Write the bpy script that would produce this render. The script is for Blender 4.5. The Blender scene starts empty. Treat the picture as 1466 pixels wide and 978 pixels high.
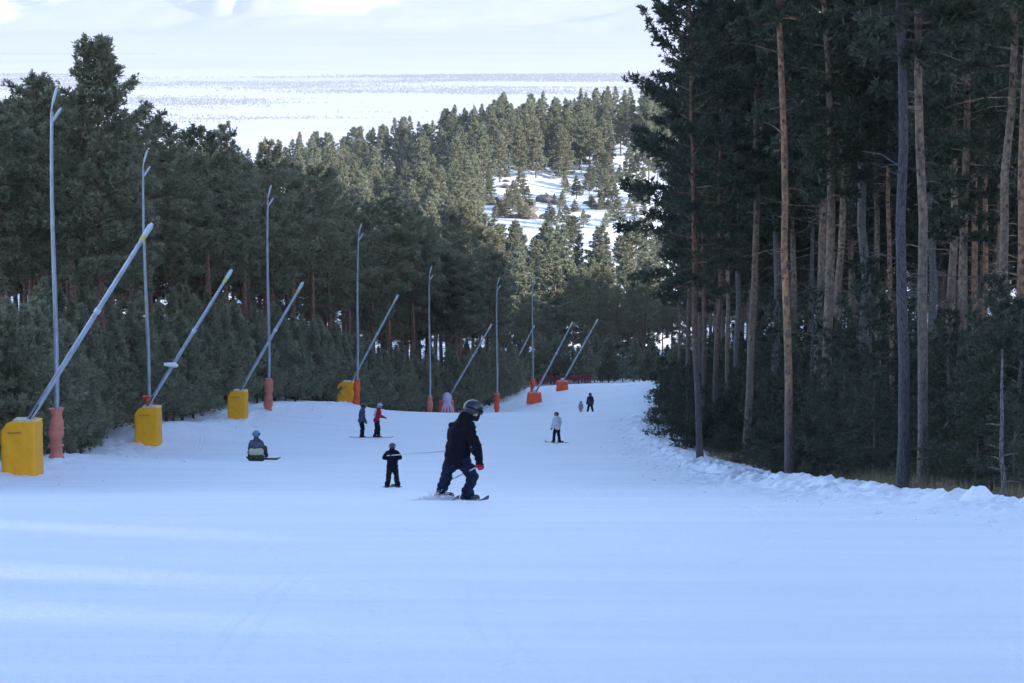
import bpy, bmesh, math, random
import numpy as np
from mathutils import Vector, Matrix
R = math.radians
scene = bpy.context.scene
COL = scene.collection
F_PX, CX, CY, TILT = 3500.0, 733.0, 489.0, math.atan(519.0 / 3500.0)

# ------------------------------------------------------------------ camera, world, sun
cam_d = bpy.data.cameras.new('camera'); cam_d.sensor_width = 36.0; cam_d.lens = F_PX / 1466 * 36
cam_d.clip_start = 0.5; cam_d.clip_end = 120000
cam = bpy.data.objects.new('camera', cam_d); COL.objects.link(cam)
cam.rotation_euler = (R(90) - TILT, 0, 0); scene.camera = cam
SUN_EL, SUN_DIR = R(15), Vector((0.83, -0.55, 0)).normalized()      # direction towards the sun (horizontal part)
world = bpy.data.worlds.new('World'); scene.world = world; world.use_nodes = True
wn = world.node_tree.nodes; wl = world.node_tree.links
sky = wn.new('ShaderNodeTexSky'); sky.sky_type = 'NISHITA'; sky.sun_disc = False
sky.sun_elevation = SUN_EL; sky.sun_rotation = math.atan2(SUN_DIR.x, SUN_DIR.y)
sky.air_density = 1.0; sky.dust_density = 1.2; sky.ozone_density = 1.6; sky.altitude = 1800
tint = wn.new('ShaderNodeMix'); tint.data_type = 'RGBA'; tint.blend_type = 'MULTIPLY'; tint.inputs[0].default_value = 1; tint.inputs[7].default_value = (.98, .918, .955, 1)
wl.new(sky.outputs[0], tint.inputs[6]); wl.new(tint.outputs[2], wn['Background'].inputs[0]); wn['Background'].inputs[1].default_value = 0.15
sun_d = bpy.data.lights.new('sun', 'SUN'); sun_d.energy = 2.9; sun_d.angle = R(0.53); sun_d.color = (1.0, 0.95, 0.87)
sun = bpy.data.objects.new('sun', sun_d); COL.objects.link(sun)
to_sun = Vector((SUN_DIR.x * math.cos(SUN_EL), SUN_DIR.y * math.cos(SUN_EL), math.sin(SUN_EL)))
sun.rotation_euler = to_sun.to_track_quat('Z', 'Y').to_euler()
vs = scene.view_settings; vs.view_transform = 'Standard'; vs.look = 'None'; vs.gamma = 1; vs.use_curve_mapping = False
vs.exposure = 2.0
scene.cycles.use_denoising = True; scene.cycles.max_bounces = 7; scene.cycles.diffuse_bounces = 5
scene.cycles.transmission_bounces = 3; scene.cycles.volume_bounces = 0; scene.cycles.use_adaptive_sampling = True

# ------------------------------------------------------------------ measuring: a pixel of the photo seen at distance y -> world point
def W(px, py, y):
    v = (py - CY) / F_PX; c, s = math.cos(TILT), math.sin(TILT)
    t = y / (c - v * s)
    return ((px - CX) / F_PX * t, y, -t * (s + v * c))
def proj(x, y, z):
    c, s = math.cos(TILT), math.sin(TILT)
    dep = y * c - z * s; dn = -y * s - z * c
    return CX + F_PX * x / dep, CY + F_PX * dn / dep

# ------------------------------------------------------------------ noise
def _hash(ix, iy, seed):
    n = (ix.astype(np.int64) * 374761393 + iy.astype(np.int64) * 668265263 + seed * 1442695041) & 0xffffffff
    n = ((n ^ (n >> 13)) * 1274126177) & 0xffffffff
    return ((n ^ (n >> 16)) & 0xffff) / 65535.0
def vnoise(x, y, seed=0):
    x = np.asarray(x, float); y = np.asarray(y, float)
    ix, iy = np.floor(x), np.floor(y); fx, fy = x - ix, y - iy
    fx = fx * fx * (3 - 2 * fx); fy = fy * fy * (3 - 2 * fy)
    a, b = _hash(ix, iy, seed), _hash(ix + 1, iy, seed); c, d = _hash(ix, iy + 1, seed), _hash(ix + 1, iy + 1, seed)
    return (a * (1 - fx) + b * fx) * (1 - fy) + (c * (1 - fx) + d * fx) * fy
def fbm(x, y, seed=0, o=4):
    s = 0; a = .5; x = np.asarray(x, float); y = np.asarray(y, float)
    for i in range(o):
        s = s + a * vnoise(x, y, seed + i * 7); x = x * 2.03 + 11; y = y * 2.03 + 5; a *= .5
    return s
def sstep(a, b, x):
    t = np.clip((np.asarray(x, float) - a) / (b - a), 0, 1); return t * t * (3 - 2 * t)

# ------------------------------------------------------------------ terrain height
cp = []
for px, py, y in [(655,716,38),(655,707,50),(562,698,62),(655,697,62),(900,697,62),(655,684,72),(655,670,80),(900,670,80),(367,660,85),(655,658,90),(655,648,100),(860,640,110),(33,681,74),(80,658,80),(540,588,165),(640,592,165),(760,593,165),(850,593,165),(640,593,182),(760,593,182),(850,593,182),(690,612,134),(850,612,134),(213,637,104),(213,619,106),(341,601,128),
                  (384,588,133),(495,580,168),(510,579,166),(518,627,117),(540,626,117),(797,634,119),(620,591,150),(760,590,150),
                  (850,592,198),(930,585,170),(765,577,215),(805,559,241),(762,568,240),(820,550,272),(930,548,275),
                  (1130,690,66),(1003,660,88),(1450,730,34),(1400,711,46),(940,614,131),(615,594,200),(711,593,215),(640,596,212),
                  (690,330,500),(820,320,510),(930,330,500),(690,285,560),(800,262,600),(930,240,630),(560,300,600),(500,330,520),
                  (350,290,750),(430,283,720),(530,257,710),(620,235,705),(720,222,700),(790,210,700),(880,200,700),(960,192,700),
                  (250,330,750),(0,420,740)]:
    cp.append(W(px, py, y))
for y, z in [(-80, 11.5), (-40, 4.6), (0, -1.6), (13.5, -3.8), (19.5, -4.95), (28, -6.4)]:
    for x in ((-120, -30, -9, 0, 9, 40, 120) if y <= 0 else (-60, -12, 0, 12, 60)): cp.append((x, y, z))
cp += [(-60, 60, -12.2), (-60, 120, -21), (-60, 180, -30), (-40, 230, -38), (-120, 60, -12), (-120, 150, -26), (-120, 240, -40),
       (20, 50, -9.8), (22, 90, -16.8), (25, 140, -23.5), (28, 200, -32.5), (60, 60, -10), (60, 140, -24), (60, 220, -36), (120, 60, -8), (120, 220, -34),
       (-100, 320, -54), (-30, 320, -53), (10, 325, -53), (45, 320, -50), (120, 320, -50), (-120, 420, -66), (-40, 400, -61), (30, 400, -60), (120, 400, -57),
       (120, 520, -50), (120, 640, -46), (-120, 560, -72), (-150, 1000, -150), (0, 1000, -150), (150, 1000, -145), (0, 850, -95), (130, 850, -85), (-120, 850, -110), (130, 740, -46)]
CP = np.array(cp)
def _phi(r2): return 0.5 * r2 * np.log(r2 + 1e-9)
def _warp(x, y): return np.stack([x / 60.0, np.sign(y) * np.log1p(np.abs(y) / 60.0) * 2.2], -1)
_u = _warp(CP[:, 0], CP[:, 1]); _n = len(CP)
_K = _phi(((_u[:, None] - _u[None]) ** 2).sum(-1)) + np.eye(_n) * 2e-4
_P = np.c_[np.ones(_n), _u]
_sol = np.linalg.solve(np.block([[_K, _P], [_P.T, np.zeros((3, 3))]]), np.r_[CP[:, 2], 0, 0, 0])
NOTCH = ((-74.3, 10.1, .66), (-80.8, 9.5, .60), (-69.5, 9.9, .5), (-65.5, 11.6, .6), (-62.8, 13.5, .6), (-84.8, 8.6, .6))  # gaps cut in the unseen ridge along the sun, for streaks of light
def H0(x, y):
    x = np.asarray(x, float); y = np.asarray(y, float); sh = np.broadcast(x, y).shape
    x, y = np.broadcast_arrays(x, y); xf = x.ravel(); yf = y.ravel()
    q = _warp(np.clip(xf, -120, 120), np.clip(yf, -80, 1000))
    out = np.empty(len(xf))
    for i in range(0, len(xf), 40000):
        s = q[i:i + 40000]
        out[i:i + 40000] = _phi(((s[:, None] - _u[None]) ** 2).sum(-1)) @ _sol[:_n] + _sol[_n] + s @ _sol[_n + 1:]
    far = np.interp(yf, [0, 900, 1400, 2600, 4500], [-110, -110, -230, -430, -500])
    t = sstep(820, 1050, yf)
    # unseen ridge added on the sunny side; its crest keeps the piste in shade
    crest = np.interp(yf, [-200, -60, -56, 0, 50, 126, 230, 300, 420, 520, 700, 900], [50, 50, 60, 58, 44, 30, 5, -16, -45, -78, -150, -700])
    for yc_, dep, wd_ in NOTCH: crest = crest - dep * np.exp(-((yf + .6627 * (xf - 150) - yc_) / wd_) ** 2) * (xf < 400) * (xf > 60)
    xo = np.interp(yf, [-200, -20, 80, 300, 520], [120, 120, 72, 72, 110])
    k = sstep(0, 1, (xf - xo) / np.where(yf < 300, 150.0 - xo, 78.0))
    base = out * (1 - t) + far * t
    r = base + np.maximum(crest - base, 0) * k
    r = np.where(yf < 520, r - .35 * np.clip(xf - 152, 0, 250), r)
    return r.reshape(sh)
YL = [10, 60, 80, 106, 133, 166, 200, 213, 222, 240, 262, 300]; XLv = [-22, -17.0, -15.9, -16.9, -14.4, -11.8, -8.6, -6.2, -2.8, .4, 2.5, 3]
YR = [10, 26, 34, 50, 66, 88, 131, 170, 275, 300]; XRv = [14.5, 9, 7.1, 7.4, 7.3, 6.7, 7.7, 9.5, 16.5, 18]
def und(x, y): return (fbm(x / 14, y / 2.6, 41, 3) - .44) * (.03 + .10 * sstep(100, 45, y))
def XL(y): return np.interp(y, YL, XLv)
def XR(y): return np.interp(y, YR, XRv)
def H(x, y): return float(H0(np.array([x]), np.array([y]))[0])

# ------------------------------------------------------------------ mesh helpers
def tag(o, label=None, cat=None, group=None, kind=None):
    if label: o['label'] = label
    if cat: o['category'] = cat
    if group: o['group'] = group
    if kind: o['kind'] = kind
    return o
def link(name, me, parent=None, mat=None):
    if mat is not None and not me.materials: me.materials.append(mat)
    o = bpy.data.objects.new(name, me); COL.objects.link(o)
    if parent is not None: o.parent = parent
    return o
def empty(name, loc=(0, 0, 0), rz=0):
    o = bpy.data.objects.new(name, None); COL.objects.link(o); o.location = loc; o.rotation_euler = (0, 0, rz)
    o.empty_display_size = .2; return o
def np_mesh(name, V, F, smooth=False, k=None):
    V = np.asarray(V, np.float32); F = np.asarray(F, np.int32); k = F.shape[1]
    me = bpy.data.meshes.new(name); me.vertices.add(len(V)); me.vertices.foreach_set('co', V.ravel())
    me.loops.add(F.size); me.loops.foreach_set('vertex_index', F.ravel())
    me.polygons.add(len(F)); me.polygons.foreach_set('loop_start', np.arange(0, F.size, k, dtype=np.int32))
    me.polygons.foreach_set('loop_total', np.full(len(F), k, np.int32))
    if smooth: me.polygons.foreach_set('use_smooth', np.ones(len(F), bool))
    me.update(calc_edges=True); return me
def grid_mesh(name, X, Y, Z, smooth=True):
    ny, nx = X.shape; V = np.stack([X, Y, Z], -1).reshape(-1, 3)
    i = np.arange(ny * nx).reshape(ny, nx)
    F = np.stack([i[:-1, :-1], i[:-1, 1:], i[1:, 1:], i[1:, :-1]], -1).reshape(-1, 4)
    return np_mesh(name, V, F, smooth)
class MB:                                   # collects quads of tubes and boxes
    def __init__(s): s.v = []; s.f = []
    def tube(s, pts, rad, n=8, cap=True):
        pts = [Vector(p) for p in pts]; b = len(s.v); m = len(pts)
        if not hasattr(rad, '__len__'): rad = [rad] * m
        ref = Vector((0.13, 0.27, 1)) if abs((pts[-1] - pts[0]).normalized().z) < .9 else Vector((1, .1, 0))
        for i, p in enumerate(pts):
            d = (pts[min(i + 1, m - 1)] - pts[max(i - 1, 0)]).normalized()
            a = d.cross(ref).normalized(); c = d.cross(a)
            for j in range(n):
                t = 2 * math.pi * j / n; s.v.append(tuple(p + (a * math.cos(t) + c * math.sin(t)) * rad[i]))
        for i in range(m - 1):
            for j in range(n):
                s.f.append((b + i * n + j, b + i * n + (j + 1) % n, b + (i + 1) * n + (j + 1) % n, b + (i + 1) * n + j))
        if cap: s.f.append(tuple(b + j for j in range(n))[::-1]); s.f.append(tuple(b + (m - 1) * n + j for j in range(n)))
        return s
    def box(s, c, size, rot=None):
        b = len(s.v); c = Vector(c)
        for x in (-.5, .5):
            for y in (-.5, .5):
                for z in (-.5, .5):
                    p = Vector((x * size[0], y * size[1], z * size[2]))
                    s.v.append(tuple(c + (rot @ p if rot else p)))
        for q in ((0, 1, 3, 2), (4, 6, 7, 5), (0, 4, 5, 1), (2, 3, 7, 6), (0, 2, 6, 4), (1, 5, 7, 3)): s.f.append(tuple(b + k for k in q))
        return s
    def build(s, name, mat, parent=None, smooth=True):
        me = bpy.data.meshes.new(name); me.from_pydata(s.v, [], s.f); me.update()
        if smooth: me.polygons.foreach_set('use_smooth', np.ones(len(me.polygons), bool)); me.set_sharp_from_angle(angle=R(45))
        return link(name, me, parent, mat)

# ------------------------------------------------------------------ materials
class NT:
    def __init__(s, name):
        s.m = bpy.data.materials.new(name); s.m.use_nodes = True; s.n = s.m.node_tree.nodes; s.l = s.m.node_tree.links
        s.b = s.n['Principled BSDF']; s.out = s.n['Material Output']
    def node(s, t, **kw):
        q = s.n.new(t)
        for k, v in kw.items():
            if k.startswith('i_'): q.inputs[k[2:].replace('_', ' ')].default_value = v
            else: setattr(q, k, v)
        return q
    def noise(s, scale, coord, detail=4, rough=.55, dist=0):
        q = s.node('ShaderNodeTexNoise'); q.inputs['Scale'].default_value = scale; q.inputs['Detail'].default_value = detail
        q.inputs['Roughness'].default_value = rough; q.inputs['Distortion'].default_value = dist
        s.l.new(coord, q.inputs['Vector']); return q.outputs['Fac']
    def ramp(s, fac, stops):
        q = s.node('ShaderNodeValToRGB'); e = q.color_ramp.elements
        while len(e) < len(stops): e.new(.5)
        for el, (p, c) in zip(e, stops): el.position = p; el.color = (*c, 1)
        s.l.new(fac, q.inputs[0]); return q.outputs[0]
    def mix(s, fac, a, b, mode='MIX'):
        q = s.node('ShaderNodeMix', data_type='RGBA', blend_type=mode)
        for sock, val in ((q.inputs[0], fac), (q.inputs[6], a), (q.inputs[7], b)):
            if isinstance(val, (int, float)): sock.default_value = val
            elif isinstance(val, tuple): sock.default_value = (*val, 1)
            else: s.l.new(val, sock)
        return q.outputs[2]
    def bump(s, h, dist, strength=1):
        q = s.node('ShaderNodeBump'); q.inputs['Distance'].default_value = dist; q.inputs['Strength'].default_value = strength
        s.l.new(h, q.inputs['Height']); s.l.new(q.outputs[0], s.b.inputs['Normal']); return q
    def mapping(s, coord, scale):
        q = s.node('ShaderNodeMapping'); q.inputs['Scale'].default_value = scale; s.l.new(coord, q.inputs[0]); return q.outputs[0]
    def coord(s, w='Object'): return s.node('ShaderNodeTexCoord').outputs[w]
def simple(name, col, rough=.6, metal=0, nscale=8, namp=.25, bump=0.0, sheen=0):
    t = NT(name); c = t.coord(); n = t.noise(nscale, c)
    t.l.new(t.ramp(n, [(.3, tuple(x * (1 - namp) for x in col)), (.7, tuple(min(1, x * (1 + namp)) for x in col))]), t.b.inputs['Base Color'])
    t.b.inputs['Roughness'].default_value = rough; t.b.inputs['Metallic'].default_value = metal
    if bump: t.bump(t.noise(nscale * 2, c), bump)
    return t.m
def make_piste_mat():
    t = NT('groomed_snow'); c = t.coord()
    a = t.noise(.5, t.mapping(c, (.35, 1.6, 1)), 5); b = t.noise(9, c, 4); d = t.noise(40, c, 2)
    s2 = t.noise(2.0, t.mapping(c, (.12, 1, 1)), 4)
    t.l.new(t.ramp(a, [(.3, (.80, .81, .83)), (.7, (.88, .88, .89))]), t.b.inputs['Base Color'])
    m1 = t.node('ShaderNodeMath', operation='MULTIPLY_ADD'); t.l.new(s2, m1.inputs[0]); m1.inputs[1].default_value = 1.8; t.l.new(b, m1.inputs[2])
    m2 = t.node('ShaderNodeMath', operation='MULTIPLY_ADD'); t.l.new(d, m2.inputs[0]); m2.inputs[1].default_value = .25; t.l.new(m1.outputs[0], m2.inputs[2])
    sp = t.node('ShaderNodeSeparateXYZ'); t.l.new(c, sp.inputs[0]); acc = m2.outputs[0]
    def mth(op, a_, b_=None, c_=None):
        q = t.node('ShaderNodeMath', operation=op)
        for s_, v_ in zip(q.inputs, (a_, b_, c_)):
            if v_ is None: continue
            if isinstance(v_, (int, float)): s_.default_value = v_
            else: t.l.new(v_, s_)
        return q.outputs[0]
    for a0, b0, amp, frq, ph in ((-3.4, .10, .9, .17, .5), (-3.25, .10, .9, .17, .5), (2.6, -.16, .6, .23, 2.0), (2.78, -.16, .6, .23, 2.0), (.2, .05, 1.6, .12, 4.1)):
        ln_ = mth('ADD', mth('MULTIPLY_ADD', sp.outputs[1], b0, a0), mth('MULTIPLY', mth('SINE', mth('MULTIPLY_ADD', sp.outputs[1], frq, ph)), amp))
        dd = mth('ABSOLUTE', mth('SUBTRACT', sp.outputs[0], ln_))
        g_ = t.node('ShaderNodeMapRange'); g_.interpolation_type = 'SMOOTHSTEP'; g_.inputs[1].default_value = .02; g_.inputs[2].default_value = .07; g_.inputs[3].default_value = -.2; g_.inputs[4].default_value = 0; t.l.new(dd, g_.inputs[0])
        acc = mth('ADD', acc, g_.outputs[0])
    t.bump(acc, .04); t.b.inputs['Roughness'].default_value = .62; t.b.inputs['Specular IOR Level'].default_value = .35
    return t.m
def make_ground_mat():
    t = NT('rough_snow'); c = t.coord()
    snow = t.ramp(t.noise(.05, c, 6), [(.3, (.80, .80, .82)), (.7, (.88, .88, .88))])
    # far plain: stubble and tracks showing through thin snow as long low streaks
    st = t.noise(.0011, t.mapping(c, (.35, 1, 1)), 8, .62)
    thin = t.ramp(st, [(.50, (0, 0, 0)), (.66, (1, 1, 1))])
    sep = t.node('ShaderNodeSeparateXYZ'); t.l.new(c, sep.inputs[0])
    mr = t.node('ShaderNodeMapRange'); mr.inputs[1].default_value = 3000; mr.inputs[2].default_value = 6000; t.l.new(sep.outputs[1], mr.inputs[0])
    mu = t.node('ShaderNodeMath', operation='MULTIPLY'); t.l.new(mr.outputs[0], mu.inputs[0])
    mm = t.node('ShaderNodeMath', operation='MULTIPLY'); t.l.new(thin, mm.inputs[0]); mm.inputs[1].default_value = .28; t.l.new(mm.outputs[0], mu.inputs[1])
    snow = t.mix(mr.outputs[0], snow, (.86, .80, .80))
    col = t.mix(mu.outputs[0], snow, (.42, .40, .38))
    at = t.node('ShaderNodeAttribute', attribute_name='litter')
    ln = t.noise(1.3, c, 5); lm = t.node('ShaderNodeMath', operation='MULTIPLY'); t.l.new(at.outputs['Fac'], lm.inputs[0])
    t.l.new(t.ramp(ln, [(.32, (.55, .55, .55)), (.48, (1, 1, 1))]), lm.inputs[1])
    lit = t.ramp(t.noise(7, c, 4), [(.3, (.045, .035, .022)), (.7, (.15, .12, .07))])
    t.l.new(t.mix(lm.outputs[0], col, lit), t.b.inputs['Base Color'])
    t.bump(t.noise(1.1, c, 6), .12); t.b.inputs['Roughness'].default_value = .7
    return t.m
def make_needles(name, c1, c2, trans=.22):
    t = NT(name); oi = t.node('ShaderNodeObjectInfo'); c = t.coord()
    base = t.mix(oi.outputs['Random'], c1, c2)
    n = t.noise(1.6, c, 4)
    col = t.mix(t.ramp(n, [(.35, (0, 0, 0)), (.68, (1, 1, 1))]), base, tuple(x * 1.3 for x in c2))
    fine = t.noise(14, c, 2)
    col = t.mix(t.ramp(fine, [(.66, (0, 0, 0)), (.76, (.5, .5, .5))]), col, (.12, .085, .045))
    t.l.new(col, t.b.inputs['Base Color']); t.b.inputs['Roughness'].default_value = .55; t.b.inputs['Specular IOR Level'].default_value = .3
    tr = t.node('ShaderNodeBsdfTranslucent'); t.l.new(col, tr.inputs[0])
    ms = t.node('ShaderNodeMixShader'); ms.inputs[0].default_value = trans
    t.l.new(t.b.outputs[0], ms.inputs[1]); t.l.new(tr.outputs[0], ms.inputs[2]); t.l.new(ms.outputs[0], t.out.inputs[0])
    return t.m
def make_bark(name, low=(.10, .085, .08), high=(.42, .20, .095), z0=2.5, z1=7.0):
    t = NT(name); c = t.coord(); oi = t.node('ShaderNodeObjectInfo')
    sep = t.node('ShaderNodeSeparateXYZ'); t.l.new(c, sep.inputs[0])
    nz = t.noise(1.2, c, 4)
    ad = t.node('ShaderNodeMath', operation='MULTIPLY_ADD'); t.l.new(nz, ad.inputs[0]); ad.inputs[1].default_value = 4.0; t.l.new(sep.outputs[2], ad.inputs[2])
    mr = t.node('ShaderNodeMapRange'); mr.inputs[1].default_value = z0 + 2; mr.inputs[2].default_value = z1 + 2; t.l.new(ad.outputs[0], mr.inputs[0])
    sc = t.mapping(c, (1, 1, .22)); vo = t.node('ShaderNodeTexVoronoi', feature='DISTANCE_TO_EDGE'); vo.inputs['Scale'].default_value = 26; t.l.new(sc, vo.inputs['Vector'])
    crack = t.ramp(vo.outputs['Distance'], [(.0, (0.25, .25, .25)), (.12, (1, 1, 1))])
    lowc = t.mix(t.noise(6, sc, 5), tuple(x * .6 for x in low), tuple(x * 1.7 for x in low))
    lowc = t.mix(1.0, lowc, crack, 'MULTIPLY')
    hg = t.mix(oi.outputs['Random'], high, tuple(x * .62 + .04 for x in high))
    hic = t.mix(t.ramp(t.noise(3.2, t.mapping(c, (1, 1, .5)), 6), [(.35, (0, 0, 0)), (.62, (1, 1, 1))]), hg, tuple(x * .55 for x in high))
    kn = t.node('ShaderNodeTexVoronoi'); kn.inputs['Scale'].default_value = 5.2; t.l.new(t.mapping(c, (1, 1, .75)), kn.inputs['Vector'])
    hic = t.mix(t.ramp(t.noise(9, t.mapping(c, (1, 1, .8)), 5), [(.42, (0, 0, 0)), (.6, (.75, .75, .75))]), hic, (.075, .06, .06))
    hic = t.mix(t.ramp(kn.outputs['Distance'], [(.14, (1, 1, 1)), (.24, (0, 0, 0))]), hic, (.05, .038, .03))
    t.l.new(t.mix(mr.outputs[0], lowc, hic), t.b.inputs['Base Color']); t.b.inputs['Roughness'].default_value = .85
    t.bump(crack, .02, .7); return t.m
M = {}
M['piste'] = make_piste_mat(); M['ground'] = make_ground_mat()
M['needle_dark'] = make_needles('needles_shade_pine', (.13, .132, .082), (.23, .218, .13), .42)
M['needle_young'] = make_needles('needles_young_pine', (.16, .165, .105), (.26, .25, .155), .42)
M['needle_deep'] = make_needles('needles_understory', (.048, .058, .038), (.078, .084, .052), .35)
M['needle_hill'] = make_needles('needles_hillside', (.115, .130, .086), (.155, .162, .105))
M['needle_brown'] = make_needles('needles_dead', (.20, .11, .05), (.16, .10, .05))
M['bark'] = make_bark('pine_bark'); M['bark_hi'] = make_bark('pine_bark_tall', (.16, .13, .105), (.44, .29, .165), 1.5, 7.5)
M['bark_grey'] = make_bark('pine_bark_grey', (.135, .118, .105), (.22, .18, .145), 5, 12)
M['twig'] = simple('dead_twig', (.13, .105, .085), .9)

# ------------------------------------------------------------------ snow ground, piste, far hills
def axis(a, b, step, g, far):
    c = list(np.arange(a, b + .01, step)); s = step; hi = [c[-1]]
    while hi[-1] < far: s *= g; hi.append(hi[-1] + s)
    return c, hi[1:]
xc, xh = axis(-72, 160, 1.2, 1.22, 60000); s = 1.2; lo = [xc[0]]
while lo[-1] > -60000: s *= 1.22; lo.append(lo[-1] - s)
xs = np.array(lo[1:][::-1] + xc + xh)
yc = list(np.arange(-140, -86, 1.5)) + list(np.arange(-86, -60, .35)) + list(np.arange(-60, 320, 1.5)) + list(np.arange(320, 900, 5)); s = 5; hi = [900]
while hi[-1] < 70000: s *= 1.13; hi.append(hi[-1] + s)
ys = np.array([-60000, -20000, -6000, -2500, -1200, -600, -350, -220, -170] + yc + hi)
GX, GY = np.meshgrid(xs, ys)
GZ = H0(GX, GY)
GZ += (fbm(GX / 9, GY / 9, 3) - .47) * .5 * sstep(0, 6, np.maximum(XL(GY) - GX, GX - XR(GY))) * sstep(1500, 900, GY) + (fbm(GX / 60, GY / 60, 5) - .47) * 6 * sstep(290, 420, GY) * sstep(1400, 900, GY)
GZ += (fbm(GX / 900, GY / 900, 9) - .47) * 14 * sstep(2500, 5000, GY)
inside = sstep(-1.6, -.4, np.minimum(GX - XL(GY), XR(GY) - GX) - 0) * (GY > 6) * (GY < 284)
onpiste = (GX > XL(GY) - .9) & (GX < XR(GY) + .9) & (GY > 6) & (GY < 284)
GZ = np.where(onpiste, GZ - .8, GZ)
gm = grid_mesh('ground', GX, GY, GZ)
lit = (sstep(XR(GY) - .2, XR(GY) + 1.2, GX) * sstep(190, 150, GX) * (GY > -20) * sstep(400, 330, GY) + sstep(XL(GY) - 1.2, XL(GY) - 3.5, GX) * (.5 + .5 * sstep(XL(GY) - 5, XL(GY) - 9, GX)) * sstep(-130, -110, GX) * sstep(350, 300, GY)) * (GY > -40)
a = gm.attributes.new('litter', 'FLOAT', 'POINT'); a.data.foreach_set('value', lit.astype(np.float32).ravel())
ground = link('ground', gm, None, M['ground']); tag(ground, 'snow covered ground running down from the forest to the wide plain', 'ground', kind='structure')

py_ = np.concatenate([np.arange(5, 32, .2), np.arange(32, 62, .1), np.arange(62, 60, .1), np.arange(62, 140, .24), np.arange(140, 286, .4)])
uu = np.linspace(0, 1, 260); uu = .5 - .5 * np.cos(uu * math.pi) * .35 - (.5 - uu) * .65
PX = (XL(py_) - 2.2)[:, None] * (1 - uu) + (XR(py_) + 1.6)[:, None] * uu; PY = np.repeat(py_[:, None], len(uu), 1)
PZ = H0(PX, PY)
dL = PX - XL(PY); dR = XR(PY) - PX; de = np.minimum(dL, dR)
bank = np.exp(-((de - .5) / .75) ** 2)
lump = (fbm(PX * 2.4, PY * 1.5, 21, 5) - .44)
wl_ = np.where(dL < dR, .5, 1.0)
PZ += bank * wl_ * (.13 + .45 * lump) * sstep(300, 120, PY) + sstep(3.6, .2, de) * (fbm(PX * 5.5, PY * 3.2, 33, 4) - .45) * .30 * (.7 + .3 * (dL > dR))
PZ += und(PX, PY) + (fbm(PX / 3, PY / .7, 47, 2) - .37) * .022 * sstep(110, 50, PY)
PZ -= sstep(-.9, -1.5, de) * .9
PZ -= sstep(279, 285, PY) * .5
piste = link('ski_piste', grid_mesh('ski_piste', PX, PY, PZ), None, M['piste'])
tag(piste, 'groomed snow of the ski run between the two forests', 'ski piste', kind='structure')

fx = np.arange(-9000, 12000, 70.0); fy = np.concatenate([np.arange(21500, 34000, 130.0)])
FX, FY = np.meshgrid(fx, fy)
r = fbm(FX / 2600, FY / 3800, 61, 5); rid = 1 - np.abs(2 * fbm(FX / 3300 + 3, FY / 3000, 67, 4) - .95)
mesa = sstep(.47, .505, fbm(FX / 2300 + 9, FY / 2600 + 2, 71, 4)) * 150
FZ = -515 + sstep(22500, 33500, FY + (r - .5) * 3500) * 520 + sstep(22400, 25500, FY + (r - .47) * 6000) * (rid * 190 + mesa * 1.2)
fh = link('far_hills', grid_mesh('far_hills', FX, FY, FZ), None, M['ground']); tag(fh, 'low snowy hills at the far edge of the plain', 'hills', kind='structure')

# woodland belt out on the plain, far too many trees to count
rng = np.random.default_rng(5)
n = 130000; bx = rng.uniform(-3800, 3600, n); by = rng.uniform(8600, 13600, n)
dn = fbm(bx / 1500, by / 420, 81, 6) + rng.normal(0, .05, n); nearb = np.interp(by, [8600, 9300, 11000, 12300, 12700, 12950, 13300], [.66, .57, .53, .50, .40, .44, .72])
keep = dn > nearb; bx, by = bx[keep], by[keep]; bz = H0(bx, by) + (fbm(bx / 900, by / 900, 9) - .47) * 14
m = len(bx); hh = rng.uniform(3, 7, m); ww = rng.uniform(2, 4.5, m)
ang = np.arange(5) * 2 * math.pi / 5
low = np.stack([bx[:, None] + np.cos(ang) * ww[:, None], by[:, None] + np.sin(ang) * ww[:, None], np.repeat(bz[:, None] + hh[:, None] * .35, 5, 1)], -1)
top = np.stack([bx, by, bz + hh], -1)[:, None]; bot = np.stack([bx, by, bz - 2], -1)[:, None]
V = np.concatenate([low, top, bot], 1).reshape(-1, 3); o = np.arange(m)[:, None] * 7
F = np.concatenate([np.stack([o[:, 0] + i, o[:, 0] + (i + 1) % 5, o[:, 0] + 5], -1) for i in range(5)] + [np.stack([o[:, 0] + (i + 1) % 5, o[:, 0] + i, o[:, 0] + 6], -1) for i in range(5)])
wd = link('distant_woodland', np_mesh('distant_woodland', V, F), None, simple('bare_woodland', (.20, .19, .185), .9))
tag(wd, 'thin belt of bare woodland far out on the snowy plain', 'woodland', kind='stuff')
# line of a road across the plain
mb = MB(); mb.box((-3700, 16600, H(0, 16600) + 1), (2600, 26, 3)); rd = mb.build('road', simple('road_verge', (.16, .15, .15), .9)); tag(rd, 'thin dark road line crossing the far plain', 'road', kind='structure')

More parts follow.
